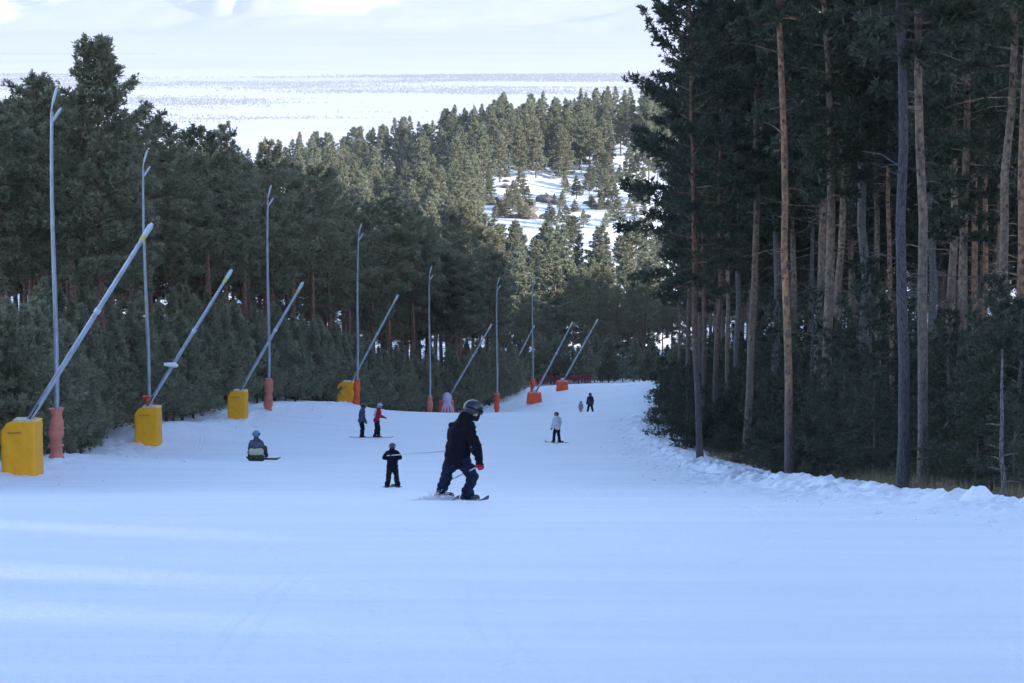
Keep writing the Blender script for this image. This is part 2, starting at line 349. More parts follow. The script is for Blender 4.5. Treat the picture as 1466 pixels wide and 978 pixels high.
# ------------------------------------------------------------------ pines
def unit(a): return a / np.maximum(np.linalg.norm(a, axis=-1, keepdims=True), 1e-9)
def needles_mesh(name, P, D, size, width, k, spread, rng):
    n = len(P); P = np.repeat(P, k, 0); D = np.repeat(D, k, 0); sz = np.repeat(np.asarray(size) * np.ones(n), k)
    d = unit(D + rng.normal(0, spread, D.shape)); L = sz * rng.uniform(.65, 1.2, len(P))
    sd = unit(np.cross(d, rng.normal(0, 1, d.shape))) * (sz * width * rng.uniform(.7, 1.3, len(P)))[:, None]
    a = P - d * (L * .25)[:, None]; tip = P + d * L[:, None]; mid = P + d * (L * .55)[:, None]
    V = np.stack([a, mid - sd, tip, mid + sd], 1).reshape(-1, 3)
    F = np.arange(len(V)).reshape(-1, 4)
    return np_mesh(name, V, F)
def make_pine(kind, seed, h, cb, Rc, nb, tpm, size, width, k, r0, shape='round', dead=10, spread=.75, limb_sides=4, lean=0, whorl=0, sides=9):
    """returns trunk mesh and crown mesh of one pine of height h; cb = bare fraction of the stem"""
    rng = np.random.default_rng(seed)
    m = 12; us = np.linspace(0, 1, m); wob = np.cumsum(rng.normal(0, .0045 * h, (m, 2)), 0) * us[:, None] * 1.2
    pts = np.c_[wob[:, 0] + lean * h * us, wob[:, 1], -0.5 + us * (h + .5)]
    rad = r0 * (1 - us) ** .75 + .012; rad[0] *= 1.22
    tb = MB(); tb.tube(pts, list(rad), sides)
    def stem(z): return np.array([np.interp(z, pts[:, 2], pts[:, 0]), np.interp(z, pts[:, 2], pts[:, 1]), z])
    TP, TD, TS = [], [], []
    az0 = rng.uniform(0, 6.28)
    side = rng.uniform(.72, 1.15, 8)
    for i in range(nb):
        u = (i + rng.uniform(0, 1)) / nb
        if whorl: u = np.clip((math.floor(u * whorl) + .5 + rng.normal(0, .11)) / whorl, 0.01, .995)
        z = h * (cb + (1 - cb) * u * .985); az = az0 + i * 2.399 + rng.normal(0, .25)
        if shape == 'round': prof = (1 - u) ** .48 * (.42 + .58 * min(1, u / .28)) 
        elif shape == 'cone': prof = (1 - u) ** .82 * (.62 + .38 * min(1, u / .15))
        elif shape == 'young': prof = (1 - u) ** .85 * (.85 + .15 * min(1, u / .12)) * 1.1
        elif shape == 'dome': prof = (1 - u) ** .5 * (.5 + .5 * min(1, u / .5))
        else: prof = (1 - u) ** .35 * (.3 + .7 * min(1, u / .45))
        L = Rc * prof * rng.uniform(.62, 1.16) * side[int((az % 6.283) / .7855) % 8] + .12
        el = R({'round': -4, 'cone': -8, 'young': 22, 'flat': 5, 'dome': 0}[shape]) + R({'round': 52, 'cone': 40, 'young': 42, 'flat': 45, 'dome': 62}[shape]) * u ** 1.3 + rng.normal(0, .13)
        d0 = np.array([math.cos(az) * math.cos(el), math.sin(az) * math.cos(el), math.sin(el)])
        s0 = stem(z); t = np.linspace(0, 1, 5)[:, None]
        curve = s0 + d0 * L * t + np.array([0, 0, 1]) * (L * rng.uniform(-.02, .22)) * t ** 2 + rng.normal(0, .03 * L, (5, 3)) * t
        br = max(.008, .16 * np.interp(z, pts[:, 2], rad) + .008 * L)
        tb.tube(curve, list(br * (1 - .8 * t[:, 0])), limb_sides, cap=False)
        nt = max(3, int(L * tpm))
        tt = rng.uniform(.16 if shape != 'flat' else .4, 1.03, nt) ** .75
        base = np.stack([np.interp(tt, t[:, 0], curve[:, q]) for q in range(3)], -1)
        lat = np.cross(d0, [0, 0, 1.0]); lat = lat / (np.linalg.norm(lat) + 1e-6)
        sgn = rng.choice([-1, 1], nt)[:, None]; sp = (L * .30 * (1.1 - tt * .75))[:, None] * rng.uniform(0, 1, (nt, 1))
        off = (lat * sgn + d0 * .7 + rng.normal(0, .22, (nt, 3))) * sp + np.array([0, 0, 1.]) * rng.normal(.02, .07 + .02 * L, (nt, 1))
        p = base + off; dd = unit(off * .8 / (sp + .05) + d0 * .5 + np.array([0, 0, .55]) + rng.normal(0, .3, (nt, 3)))
        TP.append(p); TD.append(dd); TS.append(rng.uniform(.75, 1.25, nt) * size)
    # leader
    p = np.stack([stem(h * (1 - .04 * q)) for q in rng.uniform(0, 1, 10)]); TP.append(p); TD.append(unit(np.array([[0, 0, 1.]]) + rng.normal(0, .25, (10, 3)))); TS.append(np.full(10, size))
    for i in range(dead):                      # bare dead branches under the crown
        z = h * cb * rng.uniform(.45, 1.05); az = rng.uniform(0, 6.28); L = Rc * rng.uniform(.25, .8); el = R(rng.uniform(-18, 25))
        d0 = np.array([math.cos(az) * math.cos(el), math.sin(az) * math.cos(el), math.sin(el)]); s0 = stem(z)
        c = [s0, s0 + d0 * L * .5 + [0, 0, -.04 * L], s0 + d0 * L + [0, 0, rng.uniform(-.3, .1) * L]]
        tb.tube(c, [.02, .014, .005], 3, cap=False)
        if L > 1: tb.tube([c[1], c[1] + (d0 + rng.normal(0, .5, 3)) * L * .35], [.01, .004], 3, cap=False)
    tm = bpy.data.meshes.new(kind + '_trunk'); tm.from_pydata([tuple(v) for v in tb.v], [], tb.f); tm.update()
    tm.polygons.foreach_set('use_smooth', np.ones(len(tm.polygons), bool))
    cm = needles_mesh(kind + '_crown', np.concatenate(TP), np.concatenate(TD), np.concatenate(TS), width, k, spread, rng)
    return tm, cm
def variants(kind, nvar, bark, needle, seed, **kw):
    out = []
    for i in range(nvar):
        q = dict(kw); rr = random.Random(seed + i)
        q['cb'] = kw['cb'] * rr.uniform(.82, 1.2); q['Rc'] = kw['Rc'] * rr.uniform(.85, 1.15)
        tm, cm = make_pine(kind, seed + i * 13, **q); tm.materials.append(bark); cm.materials.append(needle); out.append((tm, cm, kw['h']))
    return out
V_tall = variants('pine_tree', 5, M['bark'], M['needle_dark'], 100, h=17, cb=.48, Rc=2.6, nb=64, tpm=44, size=.20, width=.13, k=6, r0=.17, shape='round', dead=16)
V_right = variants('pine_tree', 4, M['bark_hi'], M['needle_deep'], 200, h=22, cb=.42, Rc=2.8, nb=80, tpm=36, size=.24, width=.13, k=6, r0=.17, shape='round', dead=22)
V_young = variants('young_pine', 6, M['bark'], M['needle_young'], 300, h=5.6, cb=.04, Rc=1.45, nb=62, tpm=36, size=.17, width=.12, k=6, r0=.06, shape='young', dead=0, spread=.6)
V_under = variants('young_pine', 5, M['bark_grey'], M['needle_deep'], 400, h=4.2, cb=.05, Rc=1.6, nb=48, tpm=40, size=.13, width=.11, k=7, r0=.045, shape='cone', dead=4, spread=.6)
V_hill = variants('hillside_pine', 7, M['bark'], M['needle_hill'], 500, h=15, cb=.17, Rc=2.5, nb=85, tpm=24, size=.33, width=.16, k=5, r0=.16, shape='cone', dead=3, limb_sides=3, whorl=19, sides=6)
V_hill2 = variants('hillside_pine', 3, M['bark'], M['needle_hill'], 560, h=14, cb=.34, Rc=2.7, nb=65, tpm=26, size=.33, width=.16, k=5, r0=.16, shape='round', dead=3, limb_sides=3, sides=6)
V_big = variants('pine_tree', 1, M['bark'], M['needle_dark'], 150, h=20, cb=.34, Rc=3.6, nb=120, tpm=34, size=.26, width=.13, k=6, r0=.2, shape='dome', dead=16)
def plant(name, var, x, y, h, label, cat, group, rz=None, wid=1.0, z=None, tilt=(0, 0)):
    tm, cm, h0 = var
    e = empty(name, (x, y, (H(x, y) if z is None else z) - .05), random.uniform(0, 6.28) if rz is None else rz)
    s = h / h0; sw = s ** .6 * wid if h < h0 * 1.6 else s * wid
    e.scale = (sw, sw, s); e.rotation_euler = (tilt[0], tilt[1], e.rotation_euler[2])
    link('trunk', tm, e); link('crown', cm, e); tag(e, label, cat, group); return e
random.seed(11)
CNT = 0
def h_for(x, y, px_top):   # height that brings the treetop up to a given picture row
    lo_, hi_ = 1, 60; g = H(x, y)
    for _ in range(24):
        mid = (lo_ + hi_) / 2
        if proj(x, y, g + mid)[1] > px_top: lo_ = mid
        else: hi_ = mid
    return lo_
# --- left forest: skyline trees
sky_l = [(-12,140,92),(18,170,98),(48,108,104),(75,118,112),(108,150,100),(190,178,112),(216,150,118),(246,176,124),(268,212,122),(300,184,136),(326,180,140),
         (352,226,146),(390,202,150),(418,236,160),(446,238,166),(474,256,170),(503,282,180),(532,290,186),(560,284,192),(590,300,190),(618,312,200),(648,300,206),(676,292,208),(700,332,206)]
big = plant('pine_tree', V_big[0], *W(145, 400, 108)[:2], h_for(*W(145, 400, 108)[:2], 62), 'tallest pine on the left, its wide tufted top standing clear against the white plain', 'pine tree', 'tall pines of the left forest', wid=1.05)
SKL = ['pine cut by the left edge of the picture', 'second pine from the left edge on the left forest skyline', 'pine with a ragged top just left of the nearest floodlight lamp',
       'pine directly behind the nearest floodlight lamp', 'pine between the nearest floodlight lamp and the tallest left pine', 'pine touching the right side of the tallest left pine',
       'pine standing behind the second floodlight lamp', 'pine just right of the second floodlight lamp', 'fourth skyline pine left of the third floodlight lamp', 'third skyline pine left of the third floodlight lamp',
       'second skyline pine left of the third floodlight lamp', 'pine next left of the third floodlight lamp', 'pine behind the third floodlight lamp', 'first skyline pine right of the third floodlight lamp',
       'second skyline pine right of the third floodlight lamp', 'third skyline pine right of the third floodlight lamp', 'pine behind the fourth floodlight lamp', 'first skyline pine right of the fourth floodlight lamp',
       'second skyline pine right of the fourth floodlight lamp', 'pine just left of the fifth floodlight lamp', 'pine behind the fifth floodlight lamp', 'first skyline pine right of the fifth floodlight lamp',
       'second skyline pine right of the fifth floodlight lamp', 'last tall pine at the right end of the left forest']
for i, (px, ty, d) in enumerate(sky_l):
    while W(px, 500, d)[0] > XL(d) - 6.0 and d < 282: d += 1
    x, y, _ = W(px, 500, d); h = h_for(x, y, ty)
    plant('pine_tree', V_tall[i % 5], x, y, h, SKL[i], 'pine tree', 'skyline pines of the left forest', wid=random.uniform(1.1, 1.35))
SKX = [-60, 48, 145, 200, 300, 400, 450, 560, 650, 715]; SKY = [140, 130, 150, 190, 205, 225, 250, 300, 312, 345]
k = 0
while k < 68:
    y = random.uniform(80, 222); x = XL(y) - random.uniform(7, 26); px, _ = proj(x, y, H(x, y))
    if px < -80 or px > 712: continue
    ty = np.interp(px, SKX, SKY) + random.uniform(8, 90); h = h_for(x, y, ty)
    if h > 24 or h < 9: continue
    plant('pine_tree', random.choice(V_tall), x, y, h, 'tall dark pine in the left forest rising behind the green thicket', 'pine tree', 'tall pines of the left forest', wid=random.uniform(1.0, 1.25)); k += 1
k = 0
while k < 22:
    y = random.uniform(100, 215); x = XL(y) - random.uniform(24, 48); px, _ = proj(x, y, H(x, y))
    if px < -90 or px > 600: continue
    h = h_for(x, y, np.interp(px, SKX, SKY) + random.uniform(30, 120))
    if h < 8 or h > 24: continue
    plant('pine_tree', V_right[k % 4] if k % 2 else V_tall[k % 5], x, y, h, 'dim pine deep inside the left forest behind the front trunks', 'pine tree', 'pines deep in the left forest', wid=1.5); k += 1
k = 0
while k < 44:
    px = random.uniform(440, 722); d = random.uniform(222, 310); x, y, _ = W(px, 500, d); ty = np.interp(px, SKX, SKY) + random.uniform(15, 90)
    h = h_for(x, y, ty)
    if h < 8 or h > 26: continue
    plant('pine_tree', random.choice(V_tall), x, y, h, 'shaded pine seen between the trunks where the left forest ends', 'pine tree', 'pines at the far end of the left forest', wid=1.3); k += 1
# --- thicket of young pines along the left edge
y = 60.0; n = 0
while y < 262:
    for row, off in enumerate((1.9, 4.3)):
        yy = y + random.uniform(-.5, .5) + row * .9; x = XL(yy) - off - random.uniform(-.3, .5) + (.9 if 82 < yy < 118 else 0)
        h = random.uniform(4.4, 6.0) + row * .7
        if y > 205: h *= .95
        plant('thicket_pine', random.choice(V_young), x, yy, h, 'bushy young pine in the dense green thicket along the left side of the run', 'thicket pine', 'young pines of the left thicket', wid=random.uniform(1.0, 1.25)); n += 1
    y += 1.75 if y < 150 else 2.2
# --- dark young pines closing the far end of the piste
for i in range(34):
    px = random.uniform(745, 985); d = random.uniform(284, 300); x, y, _ = W(px, 540, d)
    plant('young_pine', random.choice(V_young), x, y, random.uniform(3.8, 6), 'shaded young pine closing off the far end of the piste', 'young pine', 'young pines beyond the end of the piste', wid=1.35)
for i in range(40):
    px = random.uniform(700, 1010); d = random.uniform(300, 345); x, y, _ = W(px, 540, d)
    plant('pine_tree', random.choice(V_tall), x, y, random.uniform(10, 15) if px > 820 else random.uniform(7, 11), 'shaded pine standing in the dip below the end of the run', 'pine tree', 'shaded pines in the dip below the run')
for i in range(16):
    px = 530 + i * 9 + random.uniform(-5, 5); d = random.uniform(300, 335); x, y, _ = W(px, 540, d)
    plant('pine_tree', V_tall[i % 5], x, y, random.uniform(11, 14), 'shaded pine glimpsed between the last trunks of the left forest', 'pine tree', 'pines behind the end of the left forest', wid=1.6)
for i in range(34):
    px = random.uniform(985, 1400); d = random.uniform(262, 335); x, y, _ = W(px, 540, d)
    plant('pine_tree', random.choice(V_tall), x, y, random.uniform(12, 16), 'pine closing the view between the trunks at the back of the right forest', 'pine tree', 'pines at the back of the right forest', wid=1.5)
# --- hillside forest
placed = []
def clear(px, py):    # the open snow patch on the slope
    return (690 < px < 950) and (np.interp(px, [690, 760, 860, 950], [280, 270, 256, 248]) < py < np.interp(px, [690, 800, 950], [328, 332, 312]))
k = tries = 0
HL = 'sunlit pine on the far hillside beyond the end of the run'
ridge = [(c, np.interp(c, [340, 430, 530, 620, 720, 790, 880, 960], [222, 207, 182, 162, 148, 136, 126, 122])) for c in range(345, 1000, 13)]
for c, ty in ridge:
    d = random.uniform(690, 715); x, y, _ = W(c + random.uniform(-5, 5), 250, d); h = h_for(x, y, ty + random.uniform(-6, 12))
    if 8 < h < 24: plant('hillside_pine', random.choice(V_hill + V_hill2), x, y, h, 'pine on the crest of the hillside with its top against the white plain', 'pine tree', 'pines along the hill crest', wid=1.15); placed.append((x, y))
while k < 78:     # the strip between clearing and crest
    y = random.uniform(592, 695); px = random.uniform(560, 960) if k < 20 else random.uniform(690, 960); x = W(px, 300, y)[0]; px, py = proj(x, y, H(x, y))
    if clear(px, py) and random.random() > .2: continue
    if min([(x - a) ** 2 + (y - b) ** 2 for a, b in placed] or [99]) < 12: continue
    placed.append((x, y)); plant('hillside_pine', random.choice(V_hill + V_hill2), x, y, random.uniform(11, 17), HL, 'pine tree', 'sunlit pines on the hillside', wid=random.uniform(1.1, 1.4)); k += 1
k = 0
while k < 205 and tries < 40000:
    tries += 1
    y = random.uniform(340, 690); px = random.uniform(400, 950); x = W(px, 400, y)[0]; g = H(x, y); px, py = proj(x, y, g)
    op = clear(px, py); h = random.uniform(11.5, 17); top = proj(x, y, g + h)[1]
    if px < 728 and top > np.interp(px, SKX, SKY) - 8: continue
    if op and random.random() > (.5 if px > 860 else .3): continue
    if y > 600 and random.random() > .5: continue
    if 690 < px < 945 and y < 530 and top < 312:
        h = h_for(x, y, random.uniform(306, 356))
        if h < 5: continue
    if min([(x - a) ** 2 + (y - b) ** 2 for a, b in placed] or [99]) < (13 if y > 500 else 9): continue
    placed.append((x, y))
    if op: h = min(h, random.uniform(5, 11))
    plant('hillside_pine', random.choice(V_hill + V_hill2), x, y, h, HL, 'pine tree', 'sunlit pines on the hillside', wid=random.uniform(1.1, 1.4)); k += 1

for i in range(16):
    px = 700 + i * 16 + random.uniform(-7, 7); d = random.uniform(498, 548); x, y, _ = W(px, 320, d); h = h_for(x, y, random.uniform(262, 300))
    plant('hillside_pine', random.choice(V_hill), x, y, min(h, 10), 'half grown pine standing along the lower edge of the hillside clearing', 'pine tree', 'half grown pines along the clearing', wid=1.3)
for i in range(40):
    px = random.uniform(700, 940); py = random.uniform(262, 328); y = np.interp(py, [262, 285, 330], [600, 560, 500]); x = W(px, py, y)[0]
    plant('young_pine', random.choice(V_young), x, y, random.uniform(1.5, 4), 'low young pine scattered among the rocks on the open hillside patch', 'young pine', 'young pines on the hillside clearing', wid=1.3)
# --- right forest: trunks one can tell apart (top px, top py, base px, base py, distance, radius)
heroes = [
 (990, 200, 1003, 656, 88, .125, 'bark', 'grey brown pine trunk standing at the snow edge where the right forest begins'),
 (1030, 260, 1023, 620, 102, .12, 'bark', 'slim brown pine trunk just behind the first trunk at the snow edge'),
 (1010, 300, 1009, 600, 112, .13, 'bark', 'orange pine trunk between the two slim trunks at the forest edge'),
 (1059, 250, 1056, 620, 104, .14, 'bark_grey', 'straight grey pine trunk left of the leaning pale trunk'),
 (1091, 150, 1068, 640, 90, .15, 'bark_hi', 'pale pine trunk leaning to the right as it rises'),
 (1117, 5, 1131, 692, 65, .115, 'bark_orange', 'slender orange pine trunk with dark knots standing alone at the snow bank'),
 (1112, 200, 1112, 640, 98, .18, 'bark_grey', 'thick grey trunk half hidden behind the slender orange trunk'),
 (1143, 250, 1137, 640, 98, .15, 'bark_hi', 'brown trunk to the right of the slender orange trunk'),
 (1192, 360, 1146, 560, 96, .12, 'bark_grey', 'short broken trunk leaning steeply to the right'),
 (1220, 40, 1192, 640, 82, .15, 'bark_hi', 'pale trunk leaning right beside a thick straight one'),
 (1234, 60, 1233, 640, 78, .18, 'bark_grey', 'thick straight grey trunk mottled with lichen'),
 (1303, -40, 1292, 702, 50, .125, 'bark_dark', 'dark fissured trunk, left one of the close pair near the snow bank'),
 (1326, -40, 1322, 706, 50.5, .115, 'bark_hi', 'reddish trunk, right one of the close pair near the snow bank'),
 (1345, 30, 1331, 640, 74, .13, 'bark_grey', 'bluish grey trunk just right of the close pair'),
 (1368, 20, 1358, 640, 70, .14, 'bark_hi', 'pinkish brown trunk between the close pair and the straight orange ones'),
 (1394, -10, 1393, 640, 76, .12, 'bark_orange', 'straight orange trunk behind the young pines near the right edge'),
 (1413, -10, 1409, 640, 82, .11, 'bark_orange', 'thin orange trunk beside the straight orange one'),
 (1449, -20, 1430, 690, 60, .13, 'bark_hi', 'pale trunk leaning right near the picture edge'),
 (1463, -20, 1456, 700, 56, .12, 'bark_orange', 'trunk cut by the right edge of the picture'),
 (1166, 190, 1163, 600, 104, .13, 'bark_grey', 'dim grey trunk behind the short broken one'),
 (1262, 60, 1258, 620, 92, .13, 'bark_hi', 'brown trunk standing between the thick lichen grey trunk and the close pair'),
 (1279, 10, 1276, 620, 86, .10, 'bark_orange', 'thin orange trunk just left of the close pair'),
 (1381, 60, 1377, 620, 90, .11, 'bark_hi', 'slim pinkish trunk left of the straight orange trunk'),
 (1432, 40, 1421, 620, 84, .12, 'bark_orange', 'orange trunk behind the pale leaning one near the picture edge'),
 (1044, 280, 1040, 610, 106, .11, 'bark_hi', 'slim tan trunk between the straight grey trunk and the slim brown one'),
 (1430, 500, 1441, 724, 36, .045, 'bark_grey', 'thin dark sapling stem at the snow bank near the right edge'),
]
M['bark_orange'] = make_bark('pine_bark_orange', (.13, .105, .105), (.58, .30, .13), .5, 4.5)
M['bark_dark'] = make_bark('pine_bark_dark', (.085, .072, .078), (.16, .13, .13), 7, 12)
def hero_pine(tx, ty, bx, by, d, r, mat, label, seed):
    rng = np.random.default_rng(seed); b = W(bx, by, d); gz = H(b[0], d); b = np.array([W(bx, by, d)[0], d, gz - .4])
    t = np.array(W(tx, ty, d + rng.uniform(-.4, .4))); ext = 1.0
    broken = 'broken' in label or 'sapling' in label
    full = max(np.linalg.norm(t - b), 3)
    tall = full if broken else max(full * 1.25, rng.uniform(19, 22))
    dirn = (t - b) / full; m = 14
    us = np.linspace(0, 1, m); bend = rng.normal(0, .05 if broken else .17, (m, 3)) * np.sin(us * 3.14)[:, None]; bend[:, 2] = 0
    curve = np.array([b + dirn * tall * u for u in us]) + np.cumsum(bend, 0) * .35
    curve[:, :2] += (b[:2] - curve[0, :2])
    rad = r * (1 - us * .75) ** .8; rad[0] *= 1.3
    root = empty('pine_tree', (b[0], b[1], gz)); off = np.array([b[0], b[1], gz]); tb = MB(); tb.tube(curve - off, list(rad), 14)
    ph = rng.uniform(0, 6.28); P, D, S = [], [], []
    for i in range(60 if not broken else 8):     # stubs and dead twigs, then live boughs in the crown
        u = rng.uniform(.22, .62); z = np.array([np.interp(u, us, curve[:, q]) for q in range(3)]) - off
        az = rng.uniform(0, 6.28); L = rng.choice([.06, .1, .3, .9, 1.6], p=[.4, .28, .2, .08, .04]) if not broken else .15; el = R(rng.uniform(-15, 25))
        d0 = np.array([math.cos(az) * math.cos(el), math.sin(az) * math.cos(el), math.sin(el)])
        tb.tube([z, z + d0 * (L * .5 + .08), z + d0 * (L + .1) + [0, 0, -.12 * L]], [.018, .012, .005], 3, cap=False)
    if not broken:
        cb = .60 if mat in ('bark_orange',) else .48
        if bx < 1030: cb = .36
        if bx < 1005: cb = .34
        nb = 62
        for i in range(nb):
            v = (i + rng.uniform()) / nb; u = cb + (1 - cb) * v; s0 = np.array([np.interp(u, us, curve[:, q]) for q in range(3)]) - off
            az = i * 2.399 + ph; L = (3.3 if bx < 1010 else 2.6) * (1 - v) ** .45 * (.4 + .6 * min(1, v / .3)) * rng.uniform(.6, 1.2) + .15; el = R(-5 + 50 * v) + rng.normal(0, .12)
            d0 = np.array([math.cos(az) * math.cos(el), math.sin(az) * math.cos(el), math.sin(el)])
            t5 = np.linspace(0, 1, 5)[:, None]; c5 = s0 + d0 * L * t5 + np.array([0, 0, 1]) * L * rng.uniform(-.1, .2) * t5 ** 2 + rng.normal(0, .04 * L, (5, 3)) * t5
            tb.tube(c5, list(.03 * (1 - .8 * t5[:, 0]) + .004), 4, cap=False)
            nt = max(4, int(L * 42)); tt = rng.uniform(.2, 1.04, nt) ** .8
            base = np.stack([np.interp(tt, t5[:, 0], c5[:, q]) for q in range(3)], -1)
            lat = unit(np.cross(d0, [0, 0, 1.])[None])[0]; sp = (L * .3 * (1.1 - tt * .7))[:, None] * rng.uniform(0, 1, (nt, 1))
            o_ = (lat * rng.choice([-1, 1], nt)[:, None] + d0 * .7 + rng.normal(0, .22, (nt, 3))) * sp + np.array([0, 0, 1.]) * rng.normal(.02, .08, (nt, 1))
            P.append(base + o_); D.append(unit(o_ * .8 / (sp + .05) + d0 * .5 + np.array([0, 0, .5]) + rng.normal(0, .3, (nt, 3)))); S.append(rng.uniform(.14, .24, nt))
    tr = tb.build('trunk', M[mat], root)
    if P:
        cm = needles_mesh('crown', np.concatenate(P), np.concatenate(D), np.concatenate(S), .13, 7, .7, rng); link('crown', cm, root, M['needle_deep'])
    tag(root, label, 'pine tree', 'trunks standing at the front of the right forest')
for i, hr in enumerate(heroes): hero_pine(*hr, seed=900 + i)
# --- right forest: the mass behind them
k = 0; spots = [(W(h_[2], h_[3], h_[4])[0], h_[4]) for h_ in heroes]
while k < 100:
    y = random.uniform(66, 262); x = XR(y) + 2.2 + (34 + .08 * y) * random.random() ** 1.25
    px, _ = proj(x, y, H(x, y))
    if px > 1560 or px < 955: continue
    if min((x - a) ** 2 + (y - b) ** 2 for a, b in spots) < 4.5: continue
    spots.append((x, y))
    plant('pine_tree', random.choice(V_right), x, y, random.uniform(17, 25), 'dark pine standing deep in the shaded right forest', 'pine tree', 'dark pines deep in the right forest', wid=random.uniform(.85, 1.1)); k += 1
k = 0; us_ = []
while k < 150:
    y = 34 + 200 * random.random() ** 1.7; x = XR(y) + 1.3 + (random.random() ** 1.5) * (16 + y * .05)
    px, _ = proj(x, y, H(x, y))
    if px > 1540 or px < 925: continue
    if min([(x - a) ** 2 + (y - b) ** 2 for a, b in us_] or [9]) < .9: continue
    if min((x - a) ** 2 + (y - b) ** 2 for a, b in spots[:20]) < .55 and x - XR(y) < 3: continue
    us_.append((x, y)); front = x - XR(y) < 2.5
    h = random.uniform(1.6, 2.8) if front else random.uniform(2.6, 5.2)
    if 60 < y < 130: h *= 1.25
    plant('young_pine', random.choice(V_under), x, y, h, 'shaded young pine in the undergrowth of the right forest', 'young pine', 'young pines under the right forest', wid=random.uniform(.9, 1.2)); k += 1
for i in range(30):
    y = random.uniform(60, 112); x = XR(y) + random.uniform(.9, 3.2)
    if min((x - a) ** 2 + (y - b) ** 2 for a, b in spots[:26]) < .4: continue
    plant('young_pine', random.choice(V_under), x, y, random.uniform(.9, 2.3), 'low shaded sapling at the foot of the right forest edge', 'young pine', 'saplings at the foot of the right forest', wid=1.35)
for px, py, y, h in ((962, 612, 118, 3.9), (982, 640, 98, 3.6), (950, 600, 134, 3.8)):
    x = W(px, py, y)[0]
    plant('young_pine', V_under[k % 5], x, y, h, {962: 'low pine at the corner of the right forest reaching its boughs over the piste', 982: 'young pine tucked left of the first grey brown trunk', 950: 'small pine behind the one whose boughs reach over the piste'}[px], 'young pine', 'young pines at the corner of the right forest', wid=1.05)
random.seed(31); k = 0  # pines added out of frame to dim the sky light on the near snow
while k < 44:
    if k % 3: y = random.uniform(-12, 50); x = XL(max(y, 10)) - random.uniform(3, 9)
    else:
        y = random.uniform(-25, 34); x = XR(max(y, 10)) + random.uniform(3, 14)
        if 8 < y + .66 * x < 44: continue
    if y > 0 and -80 < proj(x, y, H(x, y))[0] < 1560: continue
    plant('tall_pine', random.choice(V_right), x, y, random.uniform(18, 24), 'unseen tall pine beside the upper run, added to dim the near snow', 'tall pine', 'unseen pines beside the upper run', wid=1.2); k += 1
# --- dry grass at the foot of the right bank
rng = np.random.default_rng(77); n = 9000
gy = 34 + 60 * rng.random(n) ** 1.4; gx = XR(gy) + .7 + rng.exponential(.9, n); gz = H0(gx, gy) - .05
d = unit(np.c_[rng.normal(0, .25, n), rng.normal(0, .25, n), np.ones(n)]); L = rng.uniform(.15, .5, n)[:, None]; sd = unit(np.cross(d, rng.normal(0, 1, (n, 3)))) * .006
b = np.c_[gx, gy, gz]; V = np.stack([b - sd, b + sd, b + d * L], 1).reshape(-1, 3)
g = link('dry_grass', np_mesh('dry_grass', V, np.arange(len(V)).reshape(-1, 3)), None, simple('dry_grass', (.25, .20, .11), .9)); tag(g, 'dry yellow grass at the foot of the right forest', 'grass', kind='stuff')

rng = np.random.default_rng(91); n = 900
cy_ = 12 + 130 * rng.random(n) ** 1.6; sd_ = rng.random(n) < .6; e_ = rng.exponential(.8, n) + .4
cx_ = np.where(sd_, XR(cy_) - e_, XL(cy_) + e_); cz_ = H0(cx_, cy_) + und(cx_, cy_) + .02; cr_ = rng.uniform(.015, .06, n)
oc = np.array([[1, 0, 0], [0, 1, 0], [-1, 0, 0], [0, -1, 0], [0, 0, .8], [0, 0, -.8]], float)
V = (np.c_[cx_, cy_, cz_][:, None] + (oc[None] * cr_[:, None, None] * rng.uniform(.6, 1.3, (n, 6, 1)))).reshape(-1, 3)
of = np.array([[0, 1, 4], [1, 2, 4], [2, 3, 4], [3, 0, 4], [1, 0, 5], [2, 1, 5], [3, 2, 5], [0, 3, 5]]); F = (np.arange(n)[:, None, None] * 6 + of[None]).reshape(-1, 3)
cb_ = link('snow_crumbs', np_mesh('snow_crumbs', V, F, True), None, M['piste']); tag(cb_, 'loose crumbs of snow scattered along both edges of the piste', 'snow', kind='stuff')

# ------------------------------------------------------------------ boulders on the snow patch, stones on the bank
M['rock'] = simple('dark_rock', (.11, .095, .085), .9, 0, 3, .5, .05)
def boulder(x, y, s, seed, label, group, sink=.35, name='boulder'):
    rng = random.Random(seed); bm = bmesh.new(); bmesh.ops.create_icosphere(bm, subdivisions=3, radius=1)
    o3 = [Vector((rng.uniform(-1, 1), rng.uniform(-1, 1), rng.uniform(-1, 1))).normalized() for _ in range(11)]; c3 = [rng.uniform(.55, .9) for _ in o3]
    for v in bm.verts:
        for q, c in zip(o3, c3):
            dd = v.co.dot(q)
            if dd > c: v.co -= q * (dd - c)
        v.co = Vector((v.co.x * s * 1.5, v.co.y * s, v.co.z * s * .75))
    me = bpy.data.meshes.new(name); bm.to_mesh(me); bm.free(); o = link(name, me, None, M['rock']); o.location = (x, y, H(x, y) + s * (.75 - sink) * .6); o.rotation_euler[2] = rng.uniform(0, 6)
    tag(o, label, 'rock', group)
for i in range(34):
    px = random.choice([random.uniform(695, 800), random.uniform(695, 940)]); py = random.uniform(268, 318)
    y = np.interp(py, [262, 285, 330], [600, 560, 500]); x = W(px, py, y)[0]
    boulder(x, y, random.uniform(.7, 2.0), i, 'dark rock poking through the snow on the open hillside patch', 'rocks on the hillside clearing')
for px, py, lb, s in ((1270, 713, 'small dark clod on the snow bank, left one of two', .07), (1288, 712, 'larger dark clod on the snow bank, right one of two', .09)):
    x, y, z = W(px, py, 40.5); boulder(x, y, s, int(px), lb, 'dark clods on the right snow bank', name='clod'); bpy.context.scene.objects[-1]
    
